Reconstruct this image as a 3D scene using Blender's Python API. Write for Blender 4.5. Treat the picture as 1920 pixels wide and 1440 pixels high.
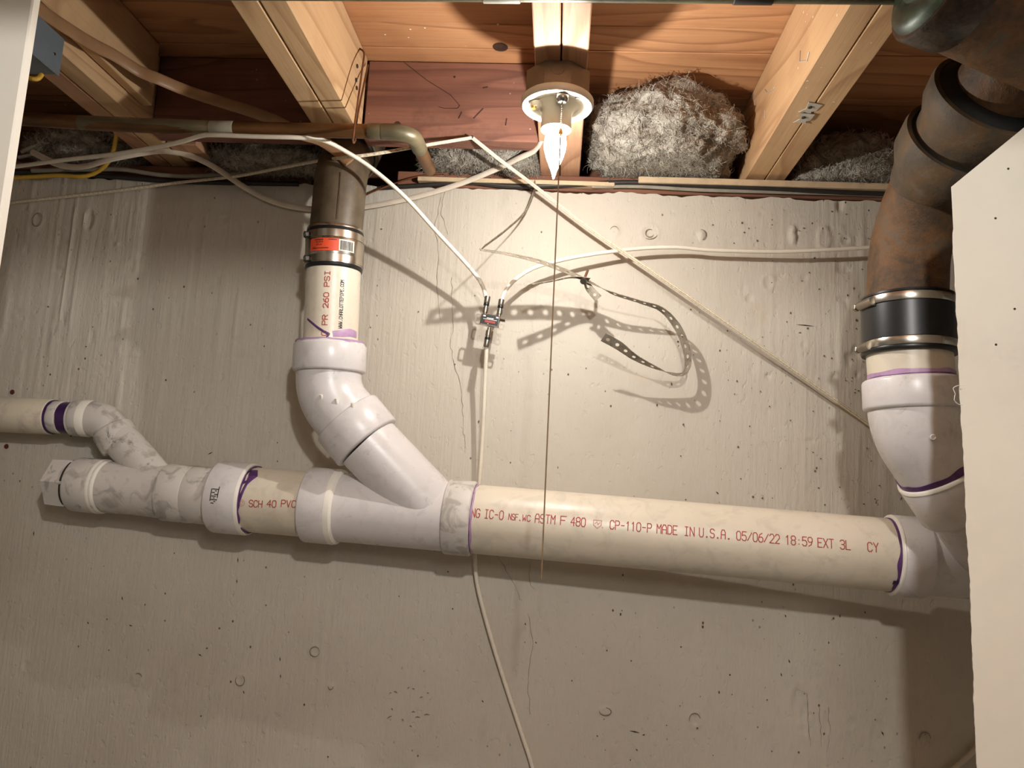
import bpy, bmesh, math, random
import numpy as np
from mathutils import Vector, Matrix, noise

random.seed(4)
rng = np.random.default_rng(7)
for o in list(bpy.data.objects):
    bpy.data.objects.remove(o, do_unlink=True)
SC = bpy.context.scene
COL = SC.collection

# ------------------------------------------------------------------ camera
# world: X right along the concrete wall, Y towards the wall, Z up; floor at Z = 0
FPX = 1442.0
VPX, VPY, ROLL = 1043.0, 925.0, 0.046
CAM = Vector((0, 0, 1.5))
_a = Vector(((VPX - 960) / FPX, (VPY - 720) / FPX, 1.0)).normalized()
_u = Vector((math.sin(ROLL), -math.cos(ROLL), 0))
_z = (_u - _a * _u.dot(_a)).normalized()
_x = _a.cross(_z)
ROWS = (_x, _a, _z)


def c2w(v):
    return Vector((ROWS[0].dot(v), ROWS[1].dot(v), ROWS[2].dot(v)))


cam_d = bpy.data.cameras.new('camera')
cam = bpy.data.objects.new('camera', cam_d)
COL.objects.link(cam)
cam_d.sensor_fit = 'HORIZONTAL'
cam_d.sensor_width = 36.0
cam_d.lens = 36.0 * FPX / 1920.0
cam_d.clip_start = 0.02
_r, _up, _bk = c2w(Vector((1, 0, 0))), c2w(Vector((0, -1, 0))), c2w(Vector((0, 0, -1)))
cam.matrix_world = Matrix(((_r.x, _up.x, _bk.x, CAM.x), (_r.y, _up.y, _bk.y, CAM.y),
                           (_r.z, _up.z, _bk.z, CAM.z), (0, 0, 0, 1)))
SC.camera = cam

# ------------------------------------------------------------------ world, lights, exposure
wd = bpy.data.worlds.new('world')
SC.world = wd
wd.use_nodes = True
wd.node_tree.nodes['Background'].inputs[0].default_value = (0.9, 0.8, 0.66, 1)
wd.node_tree.nodes['Background'].inputs[1].default_value = 0.02
BULB_STRENGTH = 30.0      # glow of the glass; the filament itself is a small lamp inside it
FILAMENT_WATTS = 6.7
# the lamp of the room the photographer stands in, just under the joists
fl = bpy.data.lights.new('room_lamp', 'POINT')
fl.energy = 32.0
fl.color = (1.0, 0.99, 0.955)
fl.shadow_soft_size = 0.026
flo = bpy.data.objects.new('room_lamp', fl)
flo.location = (0.13, -0.18, 2.06)
COL.objects.link(flo)
# an added, unseen soft fill lamp behind the camera, raising the ambient light
fb_ = bpy.data.lights.new('added_soft_fill', 'POINT')
fb_.energy = 13.0
fb_.color = (1.0, 0.985, 0.945)
fb_.shadow_soft_size = 0.15
fbo = bpy.data.objects.new('added_soft_fill', fb_)
fbo.location = (0.35, -0.65, 1.95)
COL.objects.link(fbo)
SC.view_settings.view_transform = 'Standard'
SC.view_settings.look = 'None'
SC.view_settings.exposure = 0.0
SC.view_settings.gamma = 1.0
SC.view_settings.use_curve_mapping = False
SC.cycles.use_denoising = True
SC.cycles.max_bounces = 5
SC.cycles.diffuse_bounces = 4
SC.cycles.glossy_bounces = 3
SC.cycles.transparent_max_bounces = 6
SC.cycles.caustics_reflective = False
SC.cycles.caustics_refractive = False
SC.cycles.use_adaptive_sampling = True
SC.cycles.adaptive_threshold = 0.03
SC.cycles.adaptive_min_samples = 12
SC.cycles.sample_clamp_indirect = 6.0


# ------------------------------------------------------------------ pixel helpers
def ray(px, py):
    return c2w(Vector(((px - 960) / FPX, (py - 720) / FPX, 1.0)))


def P(px, py, Y):
    d = ray(px, py)
    return CAM + d * (Y / d.y)


def PZ(px, py, Z):
    d = ray(px, py)
    return CAM + d * ((Z - CAM.z) / d.z)


def proj(p):
    v = Vector(p) - CAM
    c = ROWS[0] * v.x + ROWS[1] * v.y + ROWS[2] * v.z
    return 960 + FPX * c.x / c.z, 720 + FPX * c.y / c.z, c.z


def rp(width_px, p):
    """radius in metres of something width_px wide standing at p"""
    return width_px * 0.5 * proj(p)[2] / FPX


WY = 1.44        # face of the concrete wall
JZ = 2.12        # underside of the joists
CZ = 2.27        # underside of the subfloor
WTOP = 2.084     # top of the concrete wall


# ------------------------------------------------------------------ materials
def lin(c):
    return tuple(((v / 255.0) / 12.92 if v / 255.0 <= 0.04045 else ((v / 255.0 + 0.055) / 1.055) ** 2.4) for v in c) + (1,)


class NT:
    def __init__(self, name):
        self.m = bpy.data.materials.new(name)
        self.m.use_nodes = True
        self.t = self.m.node_tree
        self.b = self.t.nodes['Principled BSDF']
        self.co = self.t.nodes.new('ShaderNodeTexCoord').outputs['Object']

    def n(self, k, **kw):
        nd = self.t.nodes.new('ShaderNode' + k)
        for a, v in kw.items():
            setattr(nd, a, v)
        return nd

    def l(self, a, b):
        self.t.links.new(a, b)

    def map(self, scale=(1, 1, 1), rot=(0, 0, 0), loc=(0, 0, 0)):
        m = self.n('Mapping')
        m.inputs['Scale'].default_value = scale
        m.inputs['Rotation'].default_value = rot
        m.inputs['Location'].default_value = loc
        self.l(self.co, m.inputs['Vector'])
        return m.outputs[0]

    def noise(self, vec, scale, detail=4, rough=0.55, dist=0.0):
        nd = self.n('TexNoise')
        nd.inputs['Scale'].default_value = scale
        nd.inputs['Detail'].default_value = detail
        nd.inputs['Roughness'].default_value = rough
        nd.inputs['Distortion'].default_value = dist
        self.l(vec, nd.inputs['Vector'])
        return nd.outputs['Fac']

    def ramp(self, fac, stops):
        r = self.n('ValToRGB')
        el = r.color_ramp.elements
        while len(el) > 1:
            el.remove(el[-1])
        el[0].position, el[0].color = stops[0]
        for p, c in stops[1:]:
            e = el.new(p)
            e.color = c
        self.l(fac, r.inputs[0])
        return r.outputs[0]

    def mix(self, fac, a, b, mode='MIX'):
        m = self.n('MixRGB', blend_type=mode)
        for s, v in ((0, fac), (1, a), (2, b)):
            if isinstance(v, (int, float)):
                m.inputs[s].default_value = v
            elif isinstance(v, tuple):
                m.inputs[s].default_value = v
            else:
                self.l(v, m.inputs[s])
        return m.outputs[0]

    def math(self, op, a, b=0.0):
        m = self.n('Math', operation=op)
        for s, v in ((0, a), (1, b)):
            if isinstance(v, (int, float)):
                m.inputs[s].default_value = v
            else:
                self.l(v, m.inputs[s])
        return m.outputs[0]

    def bump(self, h, strength, dist, prev=None):
        b = self.n('Bump')
        b.inputs['Strength'].default_value = strength
        b.inputs['Distance'].default_value = dist
        self.l(h, b.inputs['Height'])
        if prev is not None:
            self.l(prev, b.inputs['Normal'])
        return b.outputs[0]

    def out(self, col=None, rough=None, metal=None, normal=None, spec=None):
        b = self.b
        for nm, v in (('Base Color', col), ('Roughness', rough), ('Metallic', metal), ('Specular IOR Level', spec)):
            if v is None:
                continue
            if isinstance(v, (int, float, tuple)):
                b.inputs[nm].default_value = v
            else:
                self.l(v, b.inputs[nm])
        if normal is not None:
            self.l(normal, b.inputs['Normal'])
        return self.m


BW = [(0.0, (0, 0, 0, 1)), (1.0, (1, 1, 1, 1))]


def bwr(a, b):
    return [(a, (0, 0, 0, 1)), (b, (1, 1, 1, 1))]


def plain(name, rgb, rough=0.5, metal=0.0, var=0.12, scale=40.0, bump=0.0, spec=0.5):
    t = NT(name)
    f = t.noise(t.co, scale, 5, 0.6)
    c = lin(rgb)
    d = tuple(v * (1 - 2.2 * var) for v in c[:3]) + (1,)
    b = tuple(min(1, v * (1 + var)) for v in c[:3]) + (1,)
    col = t.ramp(f, [(0.25, d), (0.55, c), (0.8, b)])
    nm = t.bump(f, bump, 0.002) if bump else None
    return t.out(col, rough, metal, nm, spec)


def mat_concrete():
    t = NT('painted_concrete')
    big = t.noise(t.co, 3.0, 2, 0.55)
    fine = t.noise(t.co, 60, 3, 0.6)
    base = t.ramp(big, [(0.3, lin((192, 182, 168))), (0.5, lin((200, 191, 177))), (0.75, lin((206, 198, 185)))])
    base = t.mix(t.math('MULTIPLY', fine, 0.18), base, lin((168, 154, 132)))
    # specks
    vo = t.n('TexVoronoi', feature='F1')
    vo.inputs['Scale'].default_value = 62
    vo.inputs['Randomness'].default_value = 1.0
    t.l(t.map((1, 1, 0.75)), vo.inputs['Vector'])
    sel = t.ramp(t.noise(t.map(loc=(3, 1, 7)), 6, 3, 0.6), bwr(0.47, 0.60))
    w2 = t.n('TexWhiteNoise', noise_dimensions='3D')
    t.l(vo.outputs['Position'], w2.inputs['Vector'])
    pick = t.math('GREATER_THAN', w2.outputs['Value'], 0.66)
    dot = t.ramp(vo.outputs['Distance'], [(0.0, (1, 1, 1, 1)), (0.085, (1, 1, 1, 1)), (0.13, (0, 0, 0, 1))])
    speck = t.math('MULTIPLY', t.math('MULTIPLY', dot, pick), sel)
    col = t.mix(t.math('MULTIPLY', speck, 0.9), base, lin((70, 56, 42)))
    # faint rusty stains
    st = t.ramp(t.noise(t.map((1, 1, 0.8), loc=(9, 2, 4)), 7.0, 3, 0.65), bwr(0.68, 0.82))
    col = t.mix(t.math('MULTIPLY', st, 0.35), col, lin((190, 160, 118)))
    gr = t.ramp(t.noise(t.map((1, 1, 0.5), loc=(1, 8, 3)), 13.0, 4, 0.7), bwr(0.62, 0.85))
    col = t.mix(t.math('MULTIPLY', gr, 0.3), col, lin((140, 126, 106)))
    # board marks: fine relief running up the wall, stronger where the boards were rough
    v1 = t.noise(t.map((1, 1, 0.06)), 130, 2, 0.6)
    v2 = t.noise(t.map((1, 1, 0.25), loc=(5, 0, 2)), 220, 2, 0.7)
    msk = t.ramp(t.noise(t.map((1, 1, 0.35), loc=(2.2, 0, 5)), 2.3, 1, 0.5), bwr(0.42, 0.62))
    pit = t.ramp(t.noise(t.map((1, 1, 0.7), loc=(4, 4, 4)), 75, 2, 0.5), [(0.30, (0, 0, 0, 1)), (0.38, (1, 1, 1, 1))])
    h = t.math('ADD', t.math('MULTIPLY', v1, msk), t.math('MULTIPLY', v2, 0.5))
    h = t.math('ADD', h, t.math('MULTIPLY', pit, 0.4))
    nm = t.bump(h, 0.6, 0.0022)
    return t.out(col, 0.62, 0.0, nm, 0.25)


def mat_wood(name, dark, mid, light, axis='Y', paint=0.0, rough=0.7, grain=1.0, seed=0.0, stain=0.0):
    t = NT(name)
    oi = t.n('ObjectInfo')
    off = t.n('VectorMath', operation='SCALE')
    cb = t.n('CombineXYZ')
    for k in range(3):
        t.l(oi.outputs['Random'], cb.inputs[k])
    t.l(cb.outputs[0], off.inputs[0])
    off.inputs['Scale'].default_value = 23.0
    ad = t.n('VectorMath', operation='ADD')
    t.l(t.co, ad.inputs[0])
    t.l(off.outputs[0], ad.inputs[1])
    base = ad.outputs[0]

    def mp(scale):
        m = t.n('Mapping')
        m.inputs['Scale'].default_value = scale
        m.inputs['Location'].default_value = (seed, seed * 1.7, seed * .6)
        t.l(base, m.inputs['Vector'])
        return m.outputs[0]

    k = {'Y': lambda e: (1, e, 1), 'X': lambda e: (e, 1, 1)}[axis]
    # growth rings: contours of a long smooth field, cut into thin dark lines
    fld = t.noise(mp(k(0.16)), 5.0 * grain, 2, 0.45, 0.3)
    rings = t.math('FRACT', t.math('MULTIPLY', fld, 13.0))
    line = t.ramp(rings, [(0.0, (0, 0, 0, 1)), (0.62, (.25, .25, .25, 1)), (0.90, (1, 1, 1, 1)), (1.0, (0, 0, 0, 1))])
    fine = t.noise(mp(k(0.03)), 260, 4, 0.65)
    soft = t.noise(mp(k(0.25)), 7, 3, 0.5)
    col = t.ramp(soft, [(0.3, lin(mid)), (0.7, lin(light))])
    col = t.mix(t.math('MULTIPLY', line, 0.55), col, lin(dark))
    col = t.mix(t.math('MULTIPLY', t.ramp(fine, bwr(0.45, 0.8)), 0.35), col, lin(dark))
    blot = t.ramp(t.noise(t.co, 8, 4, 0.6), bwr(0.5, 0.8))
    col = t.mix(t.math('MULTIPLY', blot, 0.35), col, lin(dark))
    if stain:
        s = t.ramp(t.noise(t.map(loc=(3, 3, 3)), 6, 6, 0.75), bwr(0.55, 0.70))
        col = t.mix(t.math('MULTIPLY', s, stain), col, lin((58, 40, 34)))
    if paint:
        vo = t.n('TexVoronoi')
        vo.inputs['Scale'].default_value = 62
        t.l(t.co, vo.inputs['Vector'])
        w = t.n('TexWhiteNoise')
        t.l(vo.outputs['Position'], w.inputs['Vector'])
        dt = t.math('LESS_THAN', vo.outputs['Distance'], 0.11)
        pk = t.math('GREATER_THAN', w.outputs['Value'], 0.62)
        ar = t.ramp(t.noise(t.map(loc=(1, 5, 2)), 5, 2, 0.5), bwr(0.42, 0.5))
        col = t.mix(t.math('MULTIPLY', t.math('MULTIPLY', dt, pk), t.math('MULTIPLY', ar, paint)), col, lin((232, 226, 210)))
    nm = t.bump(fine, 0.25, 0.0010)
    return t.out(col, rough, 0.0, nm, 0.3)


def mat_pvc(name, rgb, dirt=0.5, rough=0.32, dirt_rgb=(120, 112, 104), purple=0.0, seed=0.0, clean_to=0.80, mottle=0.0):
    t = NT(name)
    c = lin(rgb)
    f = t.noise(t.map(loc=(seed, 0, 0)), 6, 4, 0.6)
    col = t.ramp(f, [(0.3, tuple(v * 0.90 for v in c[:3]) + (1,)), (0.65, c)])
    if dirt:
        d = t.ramp(t.noise(t.map(loc=(0, seed, 2)), 24, 6, 0.72, 0.6), bwr(0.60, clean_to))
        col = t.mix(t.math('MULTIPLY', d, dirt), col, lin(dirt_rgb))
        d2 = t.ramp(t.noise(t.map(loc=(7, seed, 5)), 95, 3, 0.6), bwr(0.74, 0.80))
        col = t.mix(t.math('MULTIPLY', d2, dirt * 0.9), col, lin((70, 60, 52)))
    if mottle:
        d = t.ramp(t.noise(t.map(loc=(2, seed, 1)), 30, 3, 0.6, 0.8), bwr(0.52, 0.64))
        col = t.mix(t.math('MULTIPLY', d, mottle), col, lin((150, 142, 132)))
    if purple:
        d = t.ramp(t.noise(t.map(loc=(3, seed, 8)), 14, 5, 0.65), bwr(0.5, 0.66))
        col = t.mix(t.math('MULTIPLY', d, purple), col, lin((150, 118, 142)))
    rg = t.ramp(t.noise(t.co, 40, 3), [(0.3, (rough, rough, rough, 1)), (0.8, (rough + .15,) * 3 + (1,))])
    return t.out(col, rg, 0.0, t.bump(t.noise(t.co, 90, 3), 0.05, 0.001), 0.5)


def mat_rust():
    t = NT('rusty_iron')
    f = t.noise(t.co, 13, 7, 0.72, 0.5)
    col = t.ramp(f, [(0.30, lin((58, 44, 32))), (0.42, lin((82, 62, 44))), (0.50, lin((104, 74, 46))),
                     (0.55, lin((118, 82, 48))), (0.60, lin((98, 84, 68))), (0.74, lin((122, 110, 96)))])
    f2 = t.noise(t.co, 130, 5, 0.75)
    col = t.mix(t.math('MULTIPLY', f2, 0.45), col, lin((52, 40, 28)))
    nm = t.bump(f2, 0.55, 0.003, t.bump(f, 0.4, 0.004))
    return t.out(col, 0.58, 0.0, nm, 0.35)


def mat_iron_dark():
    t = NT('dark_iron')
    f = t.noise(t.co, 16, 6, 0.7, 0.4)
    col = t.ramp(f, [(0.3, lin((62, 52, 42))), (0.48, lin((84, 72, 58))), (0.58, lin((98, 76, 52))), (0.72, lin((102, 92, 80)))])
    f2 = t.noise(t.co, 140, 4, 0.7)
    return t.out(col, 0.62, 0.0, t.bump(f2, 0.4, 0.002), 0.3)


def mat_copper(name, a, b, c, metal=0.55, rough=0.42, scale=14):
    t = NT(name)
    f = t.noise(t.map((0.35, 1, 1)), scale, 5, 0.65)
    col = t.ramp(f, [(0.3, lin(a)), (0.5, lin(b)), (0.68, lin(c))])
    return t.out(col, rough, metal, t.bump(t.noise(t.co, 150, 3), 0.08, 0.001))


def mat_insul():
    t = NT('mineral_wool')
    f = t.noise(t.co, 26, 5, 0.75, 1.6)
    g = t.noise(t.map((1, 1, 0.5), loc=(2, 2, 2)), 160, 2, 0.75)
    col = t.ramp(f, [(0.25, lin((104, 94, 82))), (0.42, lin((158, 148, 134))), (0.55, lin((196, 188, 174))), (0.7, lin((216, 210, 196)))])
    col = t.mix(t.math('MULTIPLY', g, 0.35), col, lin((120, 108, 94)))
    nm = t.bump(t.math('ADD', t.math('MULTIPLY', f, 1.0), t.math('MULTIPLY', g, 0.5)), 0.9, 0.012)
    return t.out(col, 0.95, 0.0, nm, 0.05)


def emis(name, rgb, s):
    t = NT(name)
    t.b.inputs['Emission Color'].default_value = rgb
    t.b.inputs['Emission Strength'].default_value = s
    t.b.inputs['Base Color'].default_value = (0.9, 0.88, 0.82, 1)
    return t.m


def glow_glass(name, rgb, s):
    """clear glass filled with glow: light from the filament passes straight through"""
    t = NT(name)
    e = t.n('Emission')
    e.inputs[0].default_value = rgb
    e.inputs[1].default_value = s
    tr = t.n('BsdfTransparent')
    ad = t.n('AddShader')
    t.l(e.outputs[0], ad.inputs[0])
    t.l(tr.outputs[0], ad.inputs[1])
    t.l(ad.outputs[0], t.t.nodes['Material Output'].inputs['Surface'])
    return t.m


M = {}
M['conc'] = mat_concrete()
M['conc_plain'] = plain('bare_room_wall', (196, 194, 186), 0.7)
M['floor'] = plain('grey_floor', (134, 131, 124), 0.7)
M['joist'] = mat_wood('pine_joist', (156, 116, 78), (202, 164, 122), (218, 184, 142), 'Y', seed=1.3)
M['joist_b'] = mat_wood('pine_joist_painted_specks', (158, 112, 76), (202, 160, 116), (218, 180, 136), 'Y', paint=0.9, seed=4.1)
M['joist_c'] = mat_wood('aged_joist', (142, 96, 72), (188, 140, 108), (204, 160, 126), 'Y', seed=6.0)
M['plank'] = mat_wood('subfloor_plank', (126, 78, 50), (186, 132, 90), (200, 150, 106), 'X', seed=2.0, grain=0.9)
M['plank_b'] = mat_wood('subfloor_plank_specks', (122, 76, 48), (188, 134, 92), (202, 152, 108), 'X', paint=0.9, seed=8.0, grain=1.1)
M['header'] = mat_wood('red_header', (84, 52, 44), (130, 86, 70), (146, 102, 84), 'X', seed=3.0, grain=1.4, stain=0.35, paint=0.25)
M['plate'] = mat_wood('red_plate', (84, 52, 40), (132, 86, 64), (148, 102, 80), 'X', seed=5.0, grain=1.6)
M['lath'] = plain('pale_lath', (206, 180, 146), 0.7, var=0.1)
M['white_paint'] = plain('cream_paint', (238, 230, 216), 0.45, var=0.03, scale=5)
M['drywall'] = plain('drywall_face', (228, 220, 204), 0.7, var=0.04, scale=6)
M['drywall_core'] = plain('drywall_core', (214, 206, 190), 0.95, var=0.12, scale=80)
M['pvc'] = mat_pvc('pvc_fitting_white', (226, 220, 218), 0.55, 0.25, seed=1.0, mottle=0.12)
M['pvc_dirty'] = mat_pvc('pvc_fitting_smudged', (216, 209, 201), 0.9, 0.4, seed=5.0, clean_to=0.70, mottle=0.6)
M['pvc_lit'] = plain('pvc_lit_edge', (246, 240, 228), 0.35, var=0.03)  # near-white PVC, light caught on hub edges painted in; mould marks share it
M['pipe'] = mat_pvc('pvc_pipe_cream', (230, 218, 198), 0.5, 0.30, (150, 132, 110), seed=9.0, mottle=0.15)
M['pipe_stained'] = mat_pvc('pvc_pipe_purple_stains', (222, 210, 188), 0.6, 0.4, (130, 118, 100), purple=0.55, seed=3.0)
M['primer'] = plain('purple_primer', (98, 58, 112), 0.45, var=0.25, scale=60)
M['primer_dark'] = plain('purple_primer_thick', (66, 34, 84), 0.4, var=0.2, scale=60)
M['primer_pale'] = plain('purple_primer_thin', (186, 150, 186), 0.4, var=0.15, scale=50)
M['ink_red'] = plain('red_ink', (176, 62, 54), 0.6, var=0.15, scale=200)
M['ink_pale'] = plain('pale_red_ink', (206, 150, 138), 0.6, var=0.1, scale=200)
M['ink_black'] = plain('black_ink', (44, 40, 38), 0.6, var=0.1, scale=200)
M['rust'] = mat_rust()
M['iron_brown'] = plain('brown_iron', (98, 84, 66), 0.46, 0.05, 0.3, 26, 0.2)
M['iron_dark'] = mat_iron_dark()
M['gasket'] = plain('black_gasket', (20, 18, 16), 0.6, var=0.2)
M['rubber'] = plain('black_rubber', (24, 24, 25), 0.36, var=0.1, bump=0.05)
M['steel'] = plain('stainless_steel', (196, 188, 176), 0.22, 1.0, 0.06, 30)
M['steel_dull'] = plain('dull_steel', (150, 142, 130), 0.38, 1.0, 0.12, 60)
M['steel_dark'] = plain('dark_bolt_steel', (64, 57, 50), 0.6, 0.3, 0.15, 60)
M['strap'] = plain('galvanised_strap', (150, 140, 124), 0.55, 0.35, 0.25, 60)
M['tin'] = plain('white_tin', (206, 198, 184), 0.5, 0.3, 0.1, 60)
M['copper'] = mat_copper('tarnished_copper', (86, 62, 40), (122, 86, 52), (148, 106, 66))
M['copper_grey'] = mat_copper('copper_grey_green', (86, 80, 62), (120, 108, 82), (140, 122, 90), 0.35)
M['verdigris'] = mat_copper('copper_verdigris', (58, 58, 42), (92, 86, 62), (120, 118, 92), 0.35, 0.4, 30)
M['copper_bright'] = plain('bright_copper', (190, 124, 84), 0.28, 0.9, 0.1)
M['solder'] = plain('white_joint_paint', (172, 168, 150), 0.6, var=0.12)
M['crust'] = plain('black_crust', (58, 44, 30), 0.42, 0.1, 0.4, 70, 0.8)
M['green'] = mat_copper('green_crust', (24, 24, 15), (42, 48, 32), (74, 92, 68), 0.1, 0.45, 22)
M['coax'] = plain('white_coax', (232, 222, 204), 0.45, var=0.05, scale=30)
M['nm'] = plain('white_sheathed_cable', (222, 208, 190), 0.5, var=0.07, scale=30)
M['nm_brown'] = plain('brown_sheathed_cable', (158, 120, 86), 0.42, var=0.12, scale=18)
M['cord'] = plain('braided_cord', (222, 208, 182), 0.7, var=0.2, scale=300)
M['cord_fleck'] = plain('dark_cord_fleck', (132, 118, 92), 0.8)
M['yellow'] = plain('yellow_cable', (216, 172, 62), 0.45, var=0.1)
M['black_cable'] = plain('black_cable', (44, 38, 34), 0.5, var=0.15)
M['grey_cable'] = plain('grey_cable', (150, 142, 128), 0.55, var=0.12)
M['wire_rust'] = plain('rusty_wire', (126, 84, 58), 0.5, 0.4, 0.2)
M['insul'] = mat_insul()
M['porcelain'] = plain('glazed_porcelain', (236, 226, 206), 0.2, var=0.03, scale=20)
M['box_iron'] = plain('brown_steel_box', (128, 112, 94), 0.5, 0.35, 0.12, 30)
M['grey_box'] = plain('grey_plastic_box', (104, 112, 118), 0.4, var=0.06)
M['bulb'] = glow_glass('glowing_glass', (1.0, 0.93, 0.80, 1), BULB_STRENGTH)
M['brass'] = plain('brass', (206, 170, 92), 0.3, 0.9, 0.08)
M['orange'] = plain('orange_label', (232, 84, 48), 0.4, var=0.04)
M['label_white'] = plain('white_label', (226, 220, 208), 0.4, var=0.03)
M['label_black'] = plain('black_label', (26, 24, 30), 0.35, var=0.05)
M['crack'] = plain('crack_dirt', (140, 124, 102), 0.9, var=0.2, scale=90)
M['speck'] = plain('dark_speck', (62, 50, 38), 0.9, var=0.2, scale=90)
M['pit'] = plain('pit_shadow', (104, 90, 72), 0.9, var=0.3, scale=120)
M['red_plug'] = plain('dark_red_plug', (92, 30, 24), 0.45, var=0.2)
M['string'] = plain('pull_string', (150, 124, 92), 0.7, var=0.15)
M['knot'] = plain('dark_knot', (66, 40, 26), 0.8, var=0.3, scale=60)


# ------------------------------------------------------------------ objects
def thing(name, label, cat, loc=(0, 0, 0), group=None, kind=None):
    o = bpy.data.objects.new(name, None)
    o.empty_display_size = 0.02
    COL.objects.link(o)
    o.location = loc
    tag(o, label, cat, group, kind)
    return o


def tag(o, label=None, cat=None, group=None, kind=None):
    for k, v in (('label', label), ('category', cat), ('group', group), ('kind', kind)):
        if v:
            o[k] = v
    return o


def adopt(o, parent):
    o.parent = parent
    w = Matrix.Translation(world_loc(parent))
    o.matrix_parent_inverse = w.inverted()


def world_loc(o):
    # every mesh lives in world coordinates; only the empties are moved
    return o.location if o.type == 'EMPTY' else Vector((0, 0, 0))


def mk(name, vf, mat, parent=None, smooth=True, sharp=38, **kw):
    vs, fs = vf
    me = bpy.data.meshes.new(name)
    me.from_pydata([tuple(v) for v in vs], [], fs)
    me.update()
    if smooth:
        me.polygons.foreach_set('use_smooth', [True] * len(me.polygons))
        me.set_sharp_from_angle(angle=math.radians(sharp))
    me.materials.append(M[mat] if isinstance(mat, str) else mat)
    o = bpy.data.objects.new(name, me)
    COL.objects.link(o)
    if parent is not None:
        adopt(o, parent)
    tag(o, **kw)
    return o


def join(*vfs):
    V, Fc = [], []
    for v, f in vfs:
        n = len(V)
        V += list(v)
        Fc += [tuple(i + n for i in q) for q in f]
    return V, Fc


def box(x0, x1, y0, y1, z0, z1):
    v = [(x, y, z) for z in (z0, z1) for y in (y0, y1) for x in (x0, x1)]
    f = [(0, 2, 3, 1), (4, 5, 7, 6), (0, 1, 5, 4), (2, 6, 7, 3), (0, 4, 6, 2), (1, 3, 7, 5)]
    return [Vector(p) for p in v], f


def bevbox(x0, x1, y0, y1, z0, z1, b=0.002, seg=1):
    bm = bmesh.new()
    v, f = box(x0, x1, y0, y1, z0, z1)
    bv = [bm.verts.new(p) for p in v]
    for q in f:
        bm.faces.new([bv[i] for i in q])
    bmesh.ops.bevel(bm, geom=bm.edges[:], offset=b, segments=seg, affect='EDGES')
    bm.verts.index_update()
    r = ([v.co.copy() for v in bm.verts], [tuple(v.index for v in f.verts) for f in bm.faces])
    bm.free()
    return r


def place(vf, o, ex, ey, ez):
    return [o + ex * v[0] + ey * v[1] + ez * v[2] for v in vf[0]], vf[1]


def perp(t):
    h = Vector((0, 0, 1)) if abs(t.z) < 0.9 else Vector((1, 0, 0))
    return (h - t * h.dot(t)).normalized()


def frames(pts):
    n = len(pts)
    T = [(pts[min(i + 1, n - 1)] - pts[max(i - 1, 0)]).normalized() for i in range(n)]
    N = [perp(T[0])]
    for i in range(1, n):
        v = N[-1] - T[i] * N[-1].dot(T[i])
        N.append(v.normalized())
    return T, N


def tube(pts, rad, n=20, cap=True, flat=None):
    """sweep; rad a number or one per point; flat = (width factor, thickness factor) for flat cables"""
    pts = [Vector(p) for p in pts]
    if not isinstance(rad, (list, tuple)):
        rad = [rad] * len(pts)
    T, N = frames(pts)
    V, Fc = [], []
    for p, t, nn, r in zip(pts, T, N, rad):
        b = t.cross(nn)
        for k in range(n):
            a = 2 * math.pi * k / n
            sx, sy = (1, 1) if flat is None else flat
            V.append(p + nn * (math.cos(a) * r * sx) + b * (math.sin(a) * r * sy))
    for i in range(len(pts) - 1):
        for k in range(n):
            k2 = (k + 1) % n
            Fc.append((i * n + k, i * n + k2, (i + 1) * n + k2, (i + 1) * n + k))
    if cap:
        Fc.append(tuple(range(n - 1, -1, -1)))
        Fc.append(tuple(range((len(pts) - 1) * n, len(pts) * n)))
    return V, Fc


def smooth_path(pts, step=0.012):
    pts = [Vector(p) for p in pts]
    out = []
    ext = [pts[0] * 2 - pts[1]] + pts + [pts[-1] * 2 - pts[-2]]
    for i in range(1, len(ext) - 2):
        p0, p1, p2, p3 = ext[i - 1:i + 3]
        m = max(2, int((p2 - p1).length / step))
        for k in range(m):
            t = k / m
            out.append(0.5 * ((2 * p1) + (p2 - p0) * t + (2 * p0 - 5 * p1 + 4 * p2 - p3) * t * t + (3 * p1 - p0 - 3 * p2 + p3) * t ** 3))
    out.append(pts[-1])
    return out


class Fr:
    """a pipe axis: o start, a direction, e1 towards the camera, e2 completes it"""

    def __init__(self, p0, p1, e2_hint=None):
        self.o, self.p1 = Vector(p0), Vector(p1)
        self.len = (self.p1 - self.o).length
        self.a = (self.p1 - self.o).normalized()
        c = CAM - (self.o + self.p1) * 0.5
        self.e1 = (c - self.a * c.dot(self.a)).normalized()
        self.e2 = self.a.cross(self.e1)
        if e2_hint is not None and self.e2.dot(e2_hint) < 0:
            self.e2 = -self.e2

    def pt(self, u, th, r):
        return self.o + self.a * u + (self.e1 * math.cos(th) + self.e2 * math.sin(th)) * r

    def u_px(self, px, axis=0):
        lo, hi = -2.0, self.len + 2.0
        f = lambda u: proj(self.o + self.a * u)[axis]
        sgn = 1 if f(0.1) > f(0) else -1
        lo, hi = -0.6, self.len + 0.6
        for _ in range(50):
            m = (lo + hi) / 2
            if (f(m) - px) * sgn < 0:
                lo = m
            else:
                hi = m
        return (lo + hi) / 2


def uv(fr, r, px, py):
    """pixel -> (u, v) where its ray meets the camera side of a pipe"""
    d = ray(px, py)
    w = CAM - fr.o
    dp, wp = d - fr.a * d.dot(fr.a), w - fr.a * w.dot(fr.a)
    A, B, C_ = dp.dot(dp), 2 * dp.dot(wp), wp.dot(wp) - r * r
    q = B * B - 4 * A * C_
    t = (-B - math.sqrt(q)) / (2 * A) if q > 0 else -B / (2 * A)
    p = CAM + d * t - fr.o
    u = p.dot(fr.a)
    p -= fr.a * u
    return u, math.atan2(p.dot(fr.e2), p.dot(fr.e1)) * r


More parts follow.
